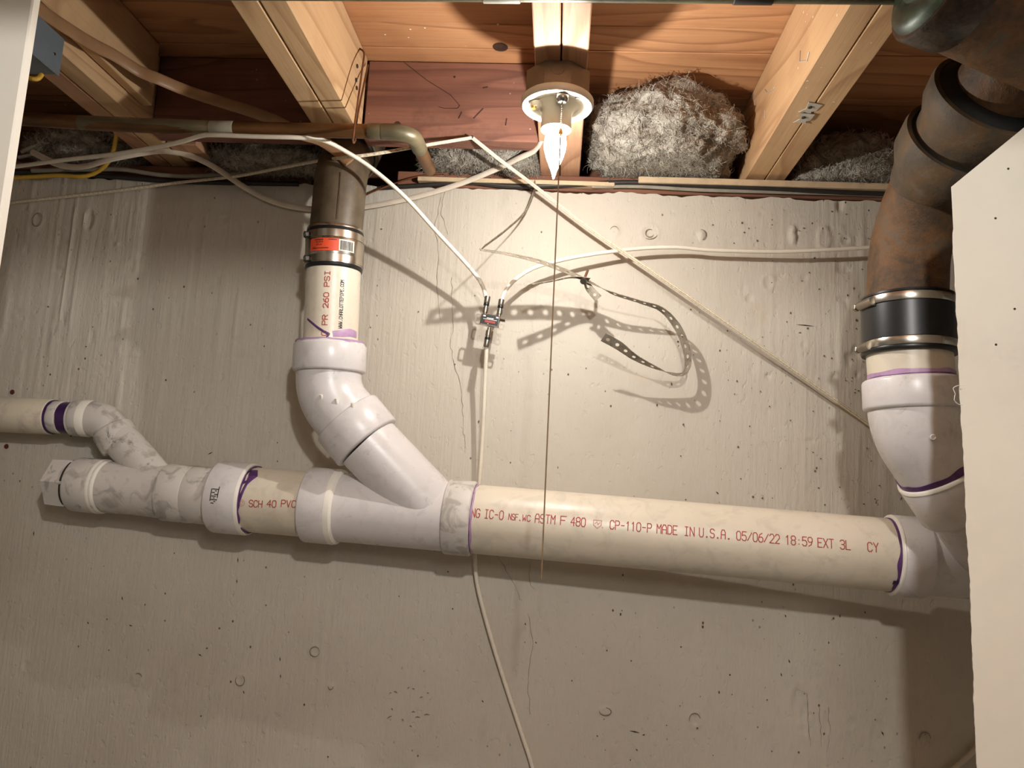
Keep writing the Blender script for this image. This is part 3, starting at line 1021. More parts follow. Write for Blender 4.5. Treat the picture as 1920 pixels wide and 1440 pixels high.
# ================================================================== INSULATION
def wool(name, c, rad, seed, label, cut_z=None, amp=0.5, sub=6, nf=9000):
    bm = bmesh.new()
    bmesh.ops.create_icosphere(bm, subdivisions=sub, radius=1.0)
    for v in bm.verts:
        d = v.co.normalized()
        s = Vector((seed, seed * 2.0, -seed))
        n1 = noise.fractal(d * 1.5 + s, 0.9, 2.0, 3)
        w = noise.noise_vector(d * 2.2 + s) * .5
        n2 = noise.fractal(Vector((d.x * 5, d.y * 5, d.z * 2.2)) + w * 3 + s * 2, 0.8, 2.1, 4)
        n3 = noise.fractal(Vector((d.x * 14, d.y * 14, d.z * 9)) + w * 5 + s, 0.7, 2.0, 3)
        k = 1.0 + amp * (0.34 * n1 + 0.15 * n2 + 0.05 * n3)
        p = Vector((d.x * rad[0], d.y * rad[1], d.z * rad[2])) * k
        q = Vector(c) + p
        if cut_z is not None and q.z < cut_z:
            q.z = cut_z + (q.z - cut_z) * 0.05
        q.z = min(q.z, CZ - 0.002)
        v.co = q
    bm.verts.index_update()
    r = ([v.co.copy() for v in bm.verts], [tuple(v.index for v in f.verts) for f in bm.faces])
    bm.free()
    ob = mk(name, r, 'insul', None, True, 180, label=label, cat='insulation', group='insulation stuffed above the wall')
    # loose fibres standing off the surface
    g = random.Random(int(seed * 100))
    V, Fc = [], []
    vs, fs = r
    for _ in range(nf):
        f = fs[g.randrange(len(fs))]
        p = (vs[f[0]] + vs[f[1]] + vs[f[2]]) / 3
        nrm = (vs[f[1]] - vs[f[0]]).cross(vs[f[2]] - vs[f[0]])
        if nrm.length < 1e-12 or (p - CAM).dot(nrm) > 0:
            continue
        nrm.normalize()
        t = Vector((g.uniform(-1, 1), g.uniform(-1, 1), g.uniform(-1, 1)))
        t = (t - nrm * t.dot(nrm) * g.uniform(.55, 1)).normalized()
        sd_ = nrm.cross(t).normalized()
        L, w_ = g.uniform(.006, .020), g.uniform(.0002, .0006)
        bend = g.uniform(-.5, .5)
        b_ = len(V)
        for k in range(4):
            q = k / 3
            c_ = p + t * (L * q) + sd_ * (bend * L * q * q) + nrm * (.0008 + L * .28 * math.sin(q * 2.6))
            V += [c_ - sd_ * w_, c_ + sd_ * w_]
        Fc += [(b_ + 2 * k, b_ + 2 * k + 1, b_ + 2 * k + 3, b_ + 2 * k + 2) for k in range(3)]
    mk('fibres', (V, Fc), 'insul', ob, True, kind='stuff')
    return ob


wool('insulation_batt', (0.175, 1.425, 2.185), (0.148, 0.135, 0.095), 1.7, 'large fluffy grey insulation batt to the right of the bulb', JZ + .001, .55)
wool('insulation_batt', (-0.17, 1.45, 2.145), (0.125, 0.06, 0.05), 4.2, 'grey insulation tuck below the red header board', JZ - .001, .4, 5)
wool('insulation_batt', (0.56, 1.47, 2.145), (0.135, 0.07, 0.075), 7.9, 'shaded insulation tuft beside the rusty stack', JZ + .001, .6, 5)
wool('insulation_batt', (-0.60, 1.44, 2.13), (0.125, 0.07, 0.045), 9.3, 'dim grey insulation behind the copper pipe at the left', WTOP + .02, .4, 5)
wool('insulation_batt', (-1.00, 1.46, 2.15), (0.12, 0.07, 0.05), 12.3, 'dark insulation wad in the bay behind the left jamb', JZ + .001, .5, 5)

# ================================================================== THE LIGHT
LX, LY = -0.0255, 1.085
lamp = thing('ceiling_lamp', 'porcelain lampholder with a glowing flame bulb under the middle joist', 'lamp', (LX, LY, JZ))


def vert(prof, n=48, x=LX, y=LY):
    """lathe round a plumb axis, profile of (z, r)"""
    V, Fc = [], []
    for z, r in prof:
        for k in range(n):
            t = 2 * math.pi * k / n
            V.append(Vector((x + math.cos(t) * max(r, 1e-5), y + math.sin(t) * max(r, 1e-5), z)))
    for i in range(len(prof) - 1):
        for k in range(n):
            k2 = (k + 1) % n
            Fc.append((i * n + k, i * n + k2, (i + 1) * n + k2, (i + 1) * n + k)[::-1])
    return V, Fc


def octa(z0, z1, r):
    V = []
    for z in (z0, z1):
        for k in range(8):
            t = math.pi / 8 + math.pi / 4 * k
            V.append(Vector((LX + math.cos(t) * r, LY + math.sin(t) * r, z)))
    return V, [tuple(range(7, -1, -1)), tuple(range(8, 16))] + [(k, (k + 1) % 8, (k + 1) % 8 + 8, k + 8) for k in range(8)]


jb = mk('junction_box', octa(2.0835, JZ - .0003, 0.0505), 'box_iron', lamp, False)
kc = Vector((LX, LY - 0.0505 * math.cos(math.pi / 8) - .0004, 2.108))
mk('knockout', lathe(Fr(kc, kc + Vector((0, .001, 0))), [(0, 0), (0, .0095), (.0006, .0102)], 24), 'box_iron', jb)
mk('lampholder', vert([(2.0835, 0.030), (2.0835, .0525), (2.0815, .0545), (2.0750, .0545), (2.0715, .0520), (2.0705, .0475), (2.0735, .0400), (2.0735, .0330), (2.0690, .0275),
                       (2.0600, .0232), (2.0480, .0225), (2.0400, .0228), (2.0360, .0226), (2.0352, .0205), (2.0360, .0180), (2.0500, .0170)]), 'porcelain', lamp)
mk('socket_shell', vert([(2.050, .0175), (2.0385, .0175), (2.0378, .0165), (2.0400, .0155), (2.055, .0150)]), 'brass', lamp)
mk('bulb', vert([(2.0500, 0.0), (2.0480, .0080), (2.0400, .0095), (2.0340, .0125), (2.0250, .0155), (2.0140, .0167), (2.0040, .0158), (1.9930, .0128), (1.9820, .0085),
                 (1.9720, .0043), (1.9640, .0022), (1.9600, .0013), (1.9592, 0.0)], 32), 'bulb', lamp, True, 80)
fil = bpy.data.lights.new('filament', 'POINT')
fil.energy = FILAMENT_WATTS
fil.color = (1.0, 0.98, 0.94)
fil.shadow_soft_size = 0.0045
filo = bpy.data.objects.new('filament', fil)
filo.location = (LX, LY, 1.998)
COL.objects.link(filo)
adopt(filo, lamp)
mk('mounting_lug', tube([Vector((LX - .030, LY - .012, 2.0715)), Vector((LX - .030, LY - .012, 2.064))], [.0105, .0085], 16), 'porcelain', lamp)
mk('screw', tube([Vector((LX - .034, LY - .016, 2.0645)), Vector((LX - .034, LY - .016, 2.0605))], [.0042, .0038], 12), 'brass', lamp)
mk('screw', tube([Vector((LX + .030, LY - .030, 2.0735)), Vector((LX + .030, LY - .030, 2.0700))], [.0042, .0035], 12), 'steel_dark', lamp)
pcx, pcy = P(1054, 190, LY - .036).x, LY - .036
mk('chain_guide', vert([(2.0740, .0095), (2.0690, .0100), (2.0635, .0088), (2.0605, .0060), (2.0600, .0)], 20, pcx, pcy), 'steel', lamp)
pc = []
zz = 2.0590
while zz > 2.022:
    pc.append(vert([(zz + .0012, 0), (zz + .0008, .0009), (zz, .00125), (zz - .0008, .0009), (zz - .0012, 0)], 8, pcx, pcy))
    zz -= 0.0031
mk('pull_chain', join(*pc), 'steel', lamp)
mk('chain_bell', vert([(2.0215, .0010), (2.0190, .0024), (2.0110, .0034), (2.0100, .0)], 12, pcx, pcy), 'brass', lamp)
zb = P(1015, 1085, pcy).z
sx = P(1015, 1085, pcy).x
sp = [Vector((pcx + (sx - pcx) * t, pcy, 2.011 + (zb - 2.011) * t)) for t in [k / 30 for k in range(31)]]
mk('pull_string', tube(sp, 0.0010, 6), 'string', lamp)

# ================================================================== THE PLASTIC DRAIN
drain = thing('plastic_drain_pipe', 'white plastic drain line glued together along the wall with its risers', 'pipe', P(960, 1030, 1.40))
MA = Fr(P(100, 904, 1.380), P(1850, 1056, 1.310), Vector((0, 0, 1)))
RAX = 0.064


def U(px):
    """station on the main axis whose camera-side line shows at pixel column px"""
    c = proj(MA.o + MA.a * MA.u_px(px))
    return uv(MA, RAX, px, c[1])[0]




def mr(px, w):
    return rp(w, MA.o + MA.a * U(px))


R4 = 0.0590
RP = {'L': mr(500, 121)}
# cleanout plug
plug = mk('cleanout_plug', lathe(MA, [(U(60), 0), (U(60), mr(90, 90)), (U(61.5), mr(90, 95)), (U(92), mr(100, 98)), (U(93), mr(100, 98)), (U(102), mr(110, 96)), (U(104), mr(110, 60))], 6), 'pvc_dirty', drain, False)
mk('thread_gap', lathe(MA, [(U(97), mr(115, 94)), (U(104), mr(115, 94))], 48), 'steel_dark', plug)
# left wye
wl = mk('small_wye', hub(MA, U(101), U(160), mr(140, 101)), 'pvc_dirty', drain)
mk('barrel', lathe(MA, [(U(150), mr(165, 95)), (U(170), mr(165, 95)), (U(230), mr(230, 95)), (U(262), mr(262, 98)), (U(290), mr(290, 101))], 48), 'pvc_dirty', wl)
mk('socket', hub(MA, U(277), U(328), mr(302, 107), .002), 'pvc_dirty', wl)
mk('lit_shoulder', lathe(MA, [(U(149), mr(160, 101.5)), (U(151), mr(160, 102)), (U(156), mr(164, 101)), (U(163), mr(168, 95.5))], 48), 'pvc_lit', wl)
mk('bushing', hub(MA, U(325), U(385), mr(350, 107), .002), 'pvc_dirty', drain)
# branch of the left wye and the small pipe coming from the left
bY = 1.388
b0 = MA.o + MA.a * U(279)
bc = P(199, 787, bY)
b1 = P(-90, 772, bY)
bA = P(214, 811, bY)
fb = Fr(b0, bA)
mk('branch', tube([b0, bA + (bA - b0) * .0], [rp(66, b0), rp(66, bA)], 40), 'pvc_dirty', wl)
el = mk('small_elbow', tube([P(228, 834, bY)] + fillet(P(228, 834, bY), bc, P(140, 784, bY), 0.05) + [P(140, 784, bY)], rp(66, bc), 40), 'pvc_dirty', drain)
fe = Fr(P(228, 834, bY), bc)
mk('socket', hub(fe, -0.004, fe.len * 0.62, rp(73, bc), .003), 'pvc_dirty', el)
fl_ = Fr(P(143, 783.5, bY), P(170, 785, bY))
mk('socket', hub(fl_, 0, fl_.len, rp(69, bc), .003), 'pvc_dirty', el)
mk('lit_shoulder', lathe(fl_, [(fl_.len * .62, rp(69.6, bc)), (fl_.len, rp(69.6, bc)), (fl_.len + .005, rp(66.2, bc))], 40), 'pvc_lit', el)
fs = Fr(b1, P(140, 784, bY))
V_ = lambda px: uv(fs, rp(60, bc), px, 783)[0]
sm = mk('small_pipe', lathe(fs, [(0, 0), (0, rp(58, bc)), (fs.len, rp(58, bc))], 40), 'pipe', drain)
mk('primer_band', ring_band(fs, rp(58.8, bc), V_(101), V_(131), .002, 0, seed=2), 'primer_dark', sm)
sl = mk('pipe_sleeve', hub(fs, V_(-60), V_(80), rp(67, bc), .003), 'pipe_stained', drain)
mk('primer_ring', ring_band(fs, rp(64, bc), V_(79), V_(83), .0, .002, seed=5), 'primer_dark', sl)
mk('coupling_end', hub(fs, V_(82), V_(99), rp(61, bc), .001), 'pvc_dirty', sl)
# reducing coupling
c1 = mk('coupling', hub(MA, U(377), U(441), mr(410, 134)), 'pvc', drain)
mk('lit_rim', lathe(MA, [(U(438), mr(438, 134)), (U(441), mr(441, 133)), (U(443.5), mr(441, 131)), (U(443.5), mr(441, 120))], 48), 'pvc_lit', c1)
mk('primer_ring', ring_band(MA, mr(445, 126), U(441), U(446), 0, .006, seed=3), 'primer', c1)
mk('data_stamp', strokes_on(MA, mr(402, 134), [[(U(397) + .0025 * (i % 2) * 2, -.012 + i * .003), (U(397) + .004 + .003 * ((i * 7) % 3), -.012 + i * .003)] for i in range(9)] +
   [[(U(395), -.008), (U(395), .012)], [(U(408), -.002), (U(408), .016)]], .0016), 'ink_black', c1, False)
# printed pipe between the couplings
p1 = mk('pipe', lathe(MA, [(U(430), RP['L']), (U(570), RP['L'])], 56), 'pipe', drain)
RL = RP['L']
def word(fr, r, s, a, b, h, mat, parent, w=.0014):
    """one printed word: a and b are the pixels of its lower corners, h its height"""
    (ua, va), (ub, vb) = uv(fr, r, *a), uv(fr, r, *b)
    pls = text_polys(s, 0, 1, 0, h)
    L = ub - ua
    mk('printed_word', strokes_on(fr, r, [[(ua + x * L, va + (vb - va) * x + y) for x, y in q] for q in pls], w), mat, parent, False, kind='stuff')


for s, a, b in (('SCH', 467, 491), ('40', 500.5, 517), ('PVC', 527, 554)):
    word(MA, RL, s, (a, 950), (b, 951.5), .0112, 'ink_red', p1)
ul, vl = uv(MA, RL, 453, 943)
tx = [[(ul + .0055 * math.cos(t), vl + .0055 * math.sin(t)) for t in [k * math.pi / 6 for k in range(13)]], [(ul + .0028 * math.cos(t), vl + .0028 * math.sin(t)) for t in [k * math.pi / 4 for k in range(8)]]]
mk('printed_logo', strokes_on(MA, RL, tx, .0009), 'ink_pale', p1, False)
rgt = MA.pt(U(448), 0, RL)


def drip(fr, r, name, pts, parent, mat='primer'):
    """a run of primer: (u, v, width) nodes"""
    V, Fc = [], []
    sub = []
    for (a, b) in zip(pts[:-1], pts[1:]):
        for k in range(6):
            t = k / 6
            sub.append(tuple(a[i] + (b[i] - a[i]) * t for i in range(3)))
    sub.append(pts[-1])
    for i, (u, v, w) in enumerate(sub):
        j0, j1 = max(i - 1, 0), min(i + 1, len(sub) - 1)
        du, dv = sub[j1][0] - sub[j0][0], sub[j1][1] - sub[j0][1]
        L = math.hypot(du, dv) or 1
        for s in (-.5, -.2, .2, .5):
            lift = .0004 if abs(s) > .4 else .0009
            V.append(fr.pt(u - dv / L * w * s, (v + du / L * w * s) / r, r + lift))
        if i:
            k = 4 * i
            for m in range(3):
                Fc.append((k - 4 + m, k - 3 + m, k + 1 + m, k + m))
    return mk(name, (V, Fc), mat, parent)


def dripx(fr, r, name, nodes, parent, mat='primer'):
    return drip(fr, r, name, [uv(fr, r, x, y) + (w,) for x, y, w in nodes], parent, mat)


dripx(MA, RL, 'primer_run', [(477, 882, .012), (474, 893, .017), (464, 902, .005), (447, 910, .005), (440, 922, .012), (434, 940, .014), (430, 965, .010)], p1)
dripx(MA, RL, 'primer_run', [(474, 895, .010), (462, 908, .005), (450, 935, .005), (441, 962, .006), (433, 985, .014)], p1)
dripx(MA, RL, 'primer_run', [(431, 970, .010), (436, 988, .012), (443, 996, .012)], p1, 'primer_dark')
# the big wye
R4b = mr(700, 128)
wy = mk('large_wye', lathe(MA, [(U(600), R4b), (U(840), R4b)], 56), 'pvc', drain)
mk('socket', hub(MA, U(554), U(612), mr(583, 140)), 'pvc', wy)
mk('lit_shoulder', lathe(MA, [(U(606), mr(608, 141)), (U(609), mr(608, 141)), (U(616), mr(612, 138)), (U(620), mr(616, 128))], 48), 'pvc_lit', wy)
mk('socket', hub(MA, U(825), U(879), mr(856, 139)), 'pvc_dirty', wy)
rY = 1.316
w0 = MA.o + MA.a * U(806)
wB = P(690, 831, 1.322)
fw = Fr(w0, wB)
RB = 0.0545
mk('branch', tube([w0, w0 + (wB - w0) * 1.02], RB, 48), 'pvc', wy)
# right-hand main pipe
R_m = R4
main_pipe = mk('pipe', lathe(MA, [(U(868), R_m), (U(1720), R_m)], 64), 'pipe', drain)
words = [('NG', 883, 899, 0), ('IC-O', 908, 943, 0), ('ASTM', 1003, 1040, 0), ('F', 1050.5, 1061, 0), ('480', 1070, 1097, 0), ('CP-110-P', 1143.5, 1221, 0), ('MADE', 1231.5, 1269.5, 0),
         ('IN', 1283, 1301.5, 0), ('U.S.A.', 1311, 1370, 0), ('05/06/22', 1381, 1461.5, 0), ('18:59', 1473, 1523, 0), ('EXT', 1533.5, 1563, 0), ('3L', 1575.5, 1594.5, 0), ('CY', 1627, 1647, 0)]
ybase = lambda x: 969.5 + (x - 888) * (1034.5 - 969.5) / (1636 - 888)
for s, a, b, _ in words:
    word(MA, R_m, s, (a, ybase(a)), (b, ybase(b)), .0140, 'ink_red', main_pipe)
for s, a, b in (('NSF.', 953.5, 977), ('WC', 979.5, 994)):
    word(MA, R_m, s, (a, ybase(a) - 1), (b, ybase(b) - 1), .0098, 'ink_red', main_pipe, .0012)
uc, vc = uv(MA, R_m, 1120, 983)
tx = [[(uc + x, vc + y) for x, y in q] for q in ([(-.0065, .0065), (.0065, .0065), (.0062, -.0015), (0, -.0065), (-.0062, -.0015), (-.0065, .0065)], [(-.004, .0005), (-.001, .004), (.001, -.0005), (.004, .003)], [(.008, -.0045), (.0088, -.0045)])]
mk('printed_logo', strokes_on(MA, R_m, tx, .0012), 'ink_pale', main_pipe, False)
mk('primer_ring', ring_band(MA, R_m + .0006, U(879), U(884), 0, .004, seed=8), 'primer_pale', main_pipe)
mk('primer_ring', ring_band(MA, R_m + .0010, U(878.5), U(880), 0, .001, seed=18), 'primer', main_pipe)
# right-hand wye on the main
RW = mr(1725, 150)
wr = mk('right_wye', hub(MA, U(1697), U(1762), RW, .004, R_m), 'pvc', drain)
mk('barrel', lathe(MA, [(U(1755), mr(1762, 136)), (U(1990), mr(1790, 136))], 48), 'pvc', wr)
mk('lit_rim', lathe(MA, [(U(1700), RW), (U(1697), RW - .0005), (U(1695), RW - .003), (U(1695), R_m)], 56), 'pvc_lit', wr)
mk('primer_ring', ring_band(MA, R_m + .0008, U(1690), U(1697), .006, 0, seed=11), 'primer', wr)
dripx(MA, R_m + .0005, 'primer_run', [(1697, 1040, .006), (1700, 1062, .010), (1697, 1082, .014), (1692, 1093, .020)], wr, 'primer')
dripx(MA, R_m + .0008, 'primer_run', [(1674, 1092, .008), (1684, 1093, .010), (1697, 1091, .018)], wr, 'primer_dark')
dripx(MA, R_m + .0008, 'primer_run', [(1680, 975, .003), (1692, 990, .007), (1698, 1003, .004)], wr, 'primer')

# ---- left riser
rt, rb = P(629, 440, 1.306), P(620, 640, 1.314)
cor = P(615.5, 741, 1.318)
fr3 = Fr(rb, rt, Vector((-1, 0, 0)))
R3 = rp(100, P(624, 560, 1.310))
rp3 = mk('riser_pipe', lathe(fr3, [(-.02, R3), (fr3.len * .86, R3)], 56), 'pipe', drain)
for s_, ya, yb_ in (('PSI', 537, 508), ('260', 577, 549), ('PR', 609, 591), ('0', 629, 621)):
    word(fr3, R3, s_, (619 + (ya - 508) * -.055, ya), (619 + (yb_ - 508) * -.055, yb_), .0085, 'ink_red', rp3)
word(fr3, R3, 'WWW.CHARLOTTEPIPE.COM', (641, 616), (645, 526), .0058, 'ink_black', rp3, .0010)
dripx(fr3, R3, 'primer_run', [(577, 598, .0035), (586, 606, .004), (597, 615, .004), (608, 622, .004), (617, 626, .004), (612, 633, .003)], rp3, 'primer')
dripx(fr3, R3, 'primer_smear', [(624, 626, .010), (642, 625, .013), (656, 624, .014), (668, 628, .012)], rp3, 'primer_pale')
# elbow
RE = rp(121, cor)
RH = rp(135, cor)
lowp = P(690, 831, 1.322)
fh1 = Fr(rb, cor)
elb = mk('elbow', tube([rb + (cor - rb) * .1] + fillet(rb, cor, lowp, 0.085, 18) + [lowp - (lowp - cor) * .08], RE, 56), 'pvc', drain)
uh = lambda y: uv(fh1, RH, 620, y)[0]
mk('socket', hub(fh1, uh(637), uh(691), RH, .003, R3), 'pvc', elb)
mk('bushing', hub(fh1, uh(631.5), uh(660), RH * .955, .0015, R3), 'pvc', elb)
mk('primer_ring', ring_band(fh1, RH * .958, uh(632), uh(635), .001, .004, seed=21), 'primer_pale', elb)
fh2 = Fr(cor, lowp)
mk('socket', hub(fh2, fh2.len * .47, fh2.len * 1.0, RH, .003), 'pvc', elb)
for (px, py) in ((602, 740), (630, 747), (660, 755)):
    c = P(px, py, rY - RE * .98)
    mk('mould_mark', tube([c, c + Vector((.001, .004, -.008))], .0022, 8), 'pvc_lit', elb)

# ---- right riser
RYR = 1.12
rc0, rc1 = P(1705, 670, RYR), P(1711, 705, RYR)
st = P(1704, 650, RYR)
hubt = P(1712, 707, RYR)
corR = P(1717, 800, RYR)
lowR = P(1802, 926, RYR + .02)
fs2 = Fr(P(1702, 640, RYR), P(1712, 760, RYR))
RS = rp(147, st)
stub = mk('riser_stub', lathe(fs2, [(0, RS), (fs2.len, RS)], 56), 'pipe', drain)
RHr = rp(178, hubt)
REr = rp(164, corR)
fh3 = Fr(hubt, corR)
el2 = mk('elbow', tube([hubt + (corR - hubt) * .15] + fillet(hubt, corR, lowR, 0.09, 18) + [lowR], REr, 56), 'pvc', drain)
yv = lambda y: uv(fh3, RHr, 1712, y)[0]
mk('socket', hub(fh3, yv(700), yv(761), RHr, .004, RS), 'pvc', el2)
mk('primer_ring', ring_band(fs2, RS + .0006, uv(fs2, RS, 1707, 691)[0], uv(fs2, RS, 1707, 701)[0], .003, 0, seed=31), 'primer_pale', stub)
mk('primer_ring', ring_band(fs2, RS + .0009, uv(fs2, RS, 1707, 698.5)[0], uv(fs2, RS, 1707, 700)[0], .001, .001, seed=33), 'primer', stub)
mk('mould_mark', lathe(Fr(P(1750, 820, RYR - REr * .92), P(1750, 820, RYR - REr * .92) + (CAM - P(1750, 820, RYR)).normalized() * .004), [(0, .0042), (.003, .0042), (.0042, .0030), (.003, .0026), (.003, 0)], 16), 'pvc', el2)
fh4 = Fr(corR, lowR)
wye_end = MA.o + MA.a * U(1925)
mk('branch', tube([lowR - (lowR - corR) * .1, lowR + (wye_end - lowR) * .5, wye_end], REr * .93, 40), 'pvc', wr)
k0 = fh4.len * .60
mk('socket', hub(fh4, k0, k0 + .066, RHr * .99, .004, REr), 'pvc', wr)
mk('lit_rim', lathe(fh4, [(k0 + .003, RHr * .995), (k0 - .0005, RHr * .985), (k0 - .002, RHr * .96), (k0 - .002, REr)], 56), 'pvc_lit', wr)
mk('primer_ring', ring_band(fh4, REr + .0015, k0 - .009, k0 - .001, .008, 0, seed=41), 'primer', wr)

# ================================================================== METAL COUPLING ON THE LEFT RISER
sc = thing('shielded_coupling', 'stainless shielded coupling with an orange label on the left riser', 'coupling', P(627, 462, 1.29))
fc = Fr(fr3.o + fr3.a * fr3.u_px(505, 1), fr3.o + fr3.a * fr3.u_px(405, 1), Vector((1, 0, 0)))
Rc = rp(107, P(627, 462, 1.306))
yc = lambda y: uv(fc, Rc, 627, y)[0]
mk('rubber_sleeve', hub(fc, yc(497), yc(420), Rc * .985, .002, R3 * .9), 'rubber', sc)
shd = mk('shield', lathe(fc, [(yc(490), Rc * .97), (yc(489.5), Rc), (yc(474), Rc), (yc(473), Rc * 1.006), (yc(443.5), Rc * 1.006), (yc(442.5), Rc), (yc(428), Rc), (yc(427.5), Rc * .97)], 64), 'steel', sc, True, 20)
mk('upper_ring', hub(fc, yc(426.5), yc(416), Rc * .975, .001, R3 * .9), 'steel', sc)


def patch_on(fr, r, u0, u1, v0, v1, lift=.0006, n=14):
    V, Fc = [], []
    for k in range(n + 1):
        v = v0 + (v1 - v0) * k / n
        V += [fr.pt(u0, v / r, r + lift), fr.pt(u1, v / r, r + lift)]
        if k:
            i = 2 * k
            Fc.append((i - 2, i, i + 1, i - 1))
    return V, Fc


Rl_ = Rc * 1.008
lab = mk('orange_label', patch_on(fc, Rl_, yc(470), yc(446.5), -.047, .0065), 'orange', sc)
mk('bar_code_label', patch_on(fc, Rl_, yc(469), yc(447), .0065, .035), 'label_white', sc)
bars = []
for i in range(16):
    v = .0095 + i * .00145 + random.uniform(-.0003, .0003)
    bars.append([(yc(466.5), v), (yc(450), v)])
mk('bars', strokes_on(fc, Rl_, bars, .0008, .0010), 'ink_black', sc, False)
upd = []
for (s, va, vb, y, h) in (('COUPLING', -.030, -.016, 451.5, .0028), ('PC1533', -.031, -.016, 458, .0042), ('3.5', -.028, -.019, 463, .0034), ('HUBLESS COUPLING', -.040, -.006, 468.5, .0016), ('MADE IN USA', -.011, .003, 451, .0012)):
    pl_ = text_polys(s, 0, vb - va, 0, h)
    # the label is stuck on upside down
    upd += [[(yc(y) - (b - h), vb - a) for a, b in q] for q in pl_ if s in ()]
# the lettering is too worn to read: rows of short strokes, as the photo shows it
for (va, vb, y, h, stp) in ((-.036, -.021, 450.5, .0022, .0011), (-.034, -.020, 455.5, .0036, .0024), (-.033, -.023, 460.5, .0036, .0026), (-.041, -.011, 466, .0016, .0012), (-.011, .003, 449.5, .0010, .0012)):
    v = va
    while v < vb:
        k = random.random()
        upd.append([(yc(y), v), (yc(y) + h * (0.5 + .5 * k), v + stp * .2), (yc(y) + h * .4, v + stp * .6)])
        v += stp * random.uniform(.9, 1.4)
mk('worn_print', strokes_on(fc, Rl_, upd, .0007, .0010), 'ink_black', sc, False)
for y in (436, 481):
    cb = fc.o + fc.a * yc(y)
    d = P(566, y, 1.27) - P(580, y, 1.29)
    p0 = P(584, y, 1.262)
    mk('clamp_band', lathe(fc, [(yc(y + 6), Rc * 1.004), (yc(y + 6), Rc * 1.016), (yc(y - 6), Rc * 1.016), (yc(y - 6), Rc * 1.004)], 56), 'steel', sc)
    bt = mk('clamp_bolt', tube([P(586, y + 4, 1.276), P(577, y + 4, 1.270)], .0048, 14), 'steel_dark', sc)
    mk('bolt_head', tube([P(578, y + 4, 1.270), P(571, y + 4, 1.265), P(570, y + 4, 1.265)], [.0062, .0062, .0045], 6), 'steel_dark', bt, False)

# old iron bend above it, leaving through the wall top
old = thing('old_drain_bend', 'brown cast iron drain bend going up behind the copper pipe', 'pipe', P(632, 425, 1.288))
i0, i1, i2 = P(629.5, 440, 1.305), P(641, 318, 1.305), P(676, 262, 1.48)
Ri = rp(97, P(633, 400, 1.305))
mk('bend', tube([i0] + fillet(i0, i1, i2, .075, 14) + [i1 + (i2 - i1) * .45], Ri, 48), 'iron_brown', old)
fi = Fr(i1 + (i2 - i1) * .38, i2)
mk('bell', hub(fi, 0, fi.len * 1.1, Ri * 1.13, .004, Ri), 'iron_dark', old)
mk('joint_line', lathe(fi, [(.001, Ri * 1.06), (-.003, Ri * 1.06), (-.003, Ri * .98)], 40), 'gasket', old)
for a, b in (((640, 322), (633, 410)),):
    c0, c1_ = P(a[0], a[1], 1.305 - Ri * .99), P(b[0], b[1], 1.305 - Ri * 1.0)
    mk('casting_seam', tube([c0, c1_], .0006, 6), 'iron_dark', old)

# ================================================================== RUBBER COUPLING ON THE RIGHT RISER
rc = thing('rubber_coupling', 'black rubber coupling with two steel clamps on the rusty stack', 'coupling', P(1703, 668, RYR))
fr_ = Fr(P(1705, 680, RYR), P(1700, 530, RYR), Vector((1, 0, 0)))
Rr = rp(164, P(1703, 610, RYR))
yr = lambda y: uv(fr_, Rr, 1703, y)[0]
mk('sleeve', lathe(fr_, [(yr(652), RS * .95), (yr(652), Rr * .99), (yr(648), Rr * 1.01), (yr(644), Rr * 1.0), (yr(643), Rr * .968), (yr(628), Rr * .968), (yr(627), Rr * .985), (yr(600), Rr * .985), (yr(561), Rr * .985), (yr(560), Rr * .968), (yr(543), Rr * .968), (yr(542), Rr * .985), (yr(538), Rr * .975), (yr(536), Rr * .90), (yr(536), RS * .7)], 64), 'rubber', rc, True, 50)
for k, y in enumerate((551.5, 635.5)):
    cl = mk('hose_clamp', lathe(fr_, [(yr(y + 7.5), Rr * .960), (yr(y + 7.5), Rr * .990), (yr(y + 7), Rr * .992), (yr(y - 7), Rr * .992), (yr(y - 7.5), Rr * .990), (yr(y - 7.5), Rr * .960)], 64), 'steel', rc, True, 50)
    th = -math.radians(62)
    q0 = fr_.pt(yr(y + 3), th - .16, Rr * 1.03)
    q1 = fr_.pt(yr(y + 3), th + (.36 if k == 0 else .22), Rr * 1.02)
    mk('screw_housing', tube([q0, (q0 + q1) / 2 + (q0 - CAM) * -.002, q1], .0068, 14), 'steel_dull', cl)
    hd = (q0 - q1).normalized()
    mk('screw_head', tube([q0, q0 + hd * .005, q0 + hd * .006, q0 + hd * .012], [.0035, .0035, .0062, .0058], 6), 'steel_dull', cl, False)

# ================================================================== RUSTY STACK
stack = thing('rusty_soil_stack', 'rusty cast iron soil stack bending up to the ceiling at the right', 'pipe', P(1701, 560, RYR))
Rst = rp(139, P(1700, 500, RYR))
s0, s1, s2 = P(1700, 560, RYR), P(1706, 395, RYR), P(1838, 222, 0.985)
s3 = P(1910, 120, 0.90)
pth = [s0] + fillet(s0, s1, s2, .16, 18) + [s1 + (s2 - s1) * .9]
mk('bend', tube(pth, Rst, 56), 'rust', stack)
fz = Fr(s1, s3)


def on_axis(px):
    return fz.u_px(px)


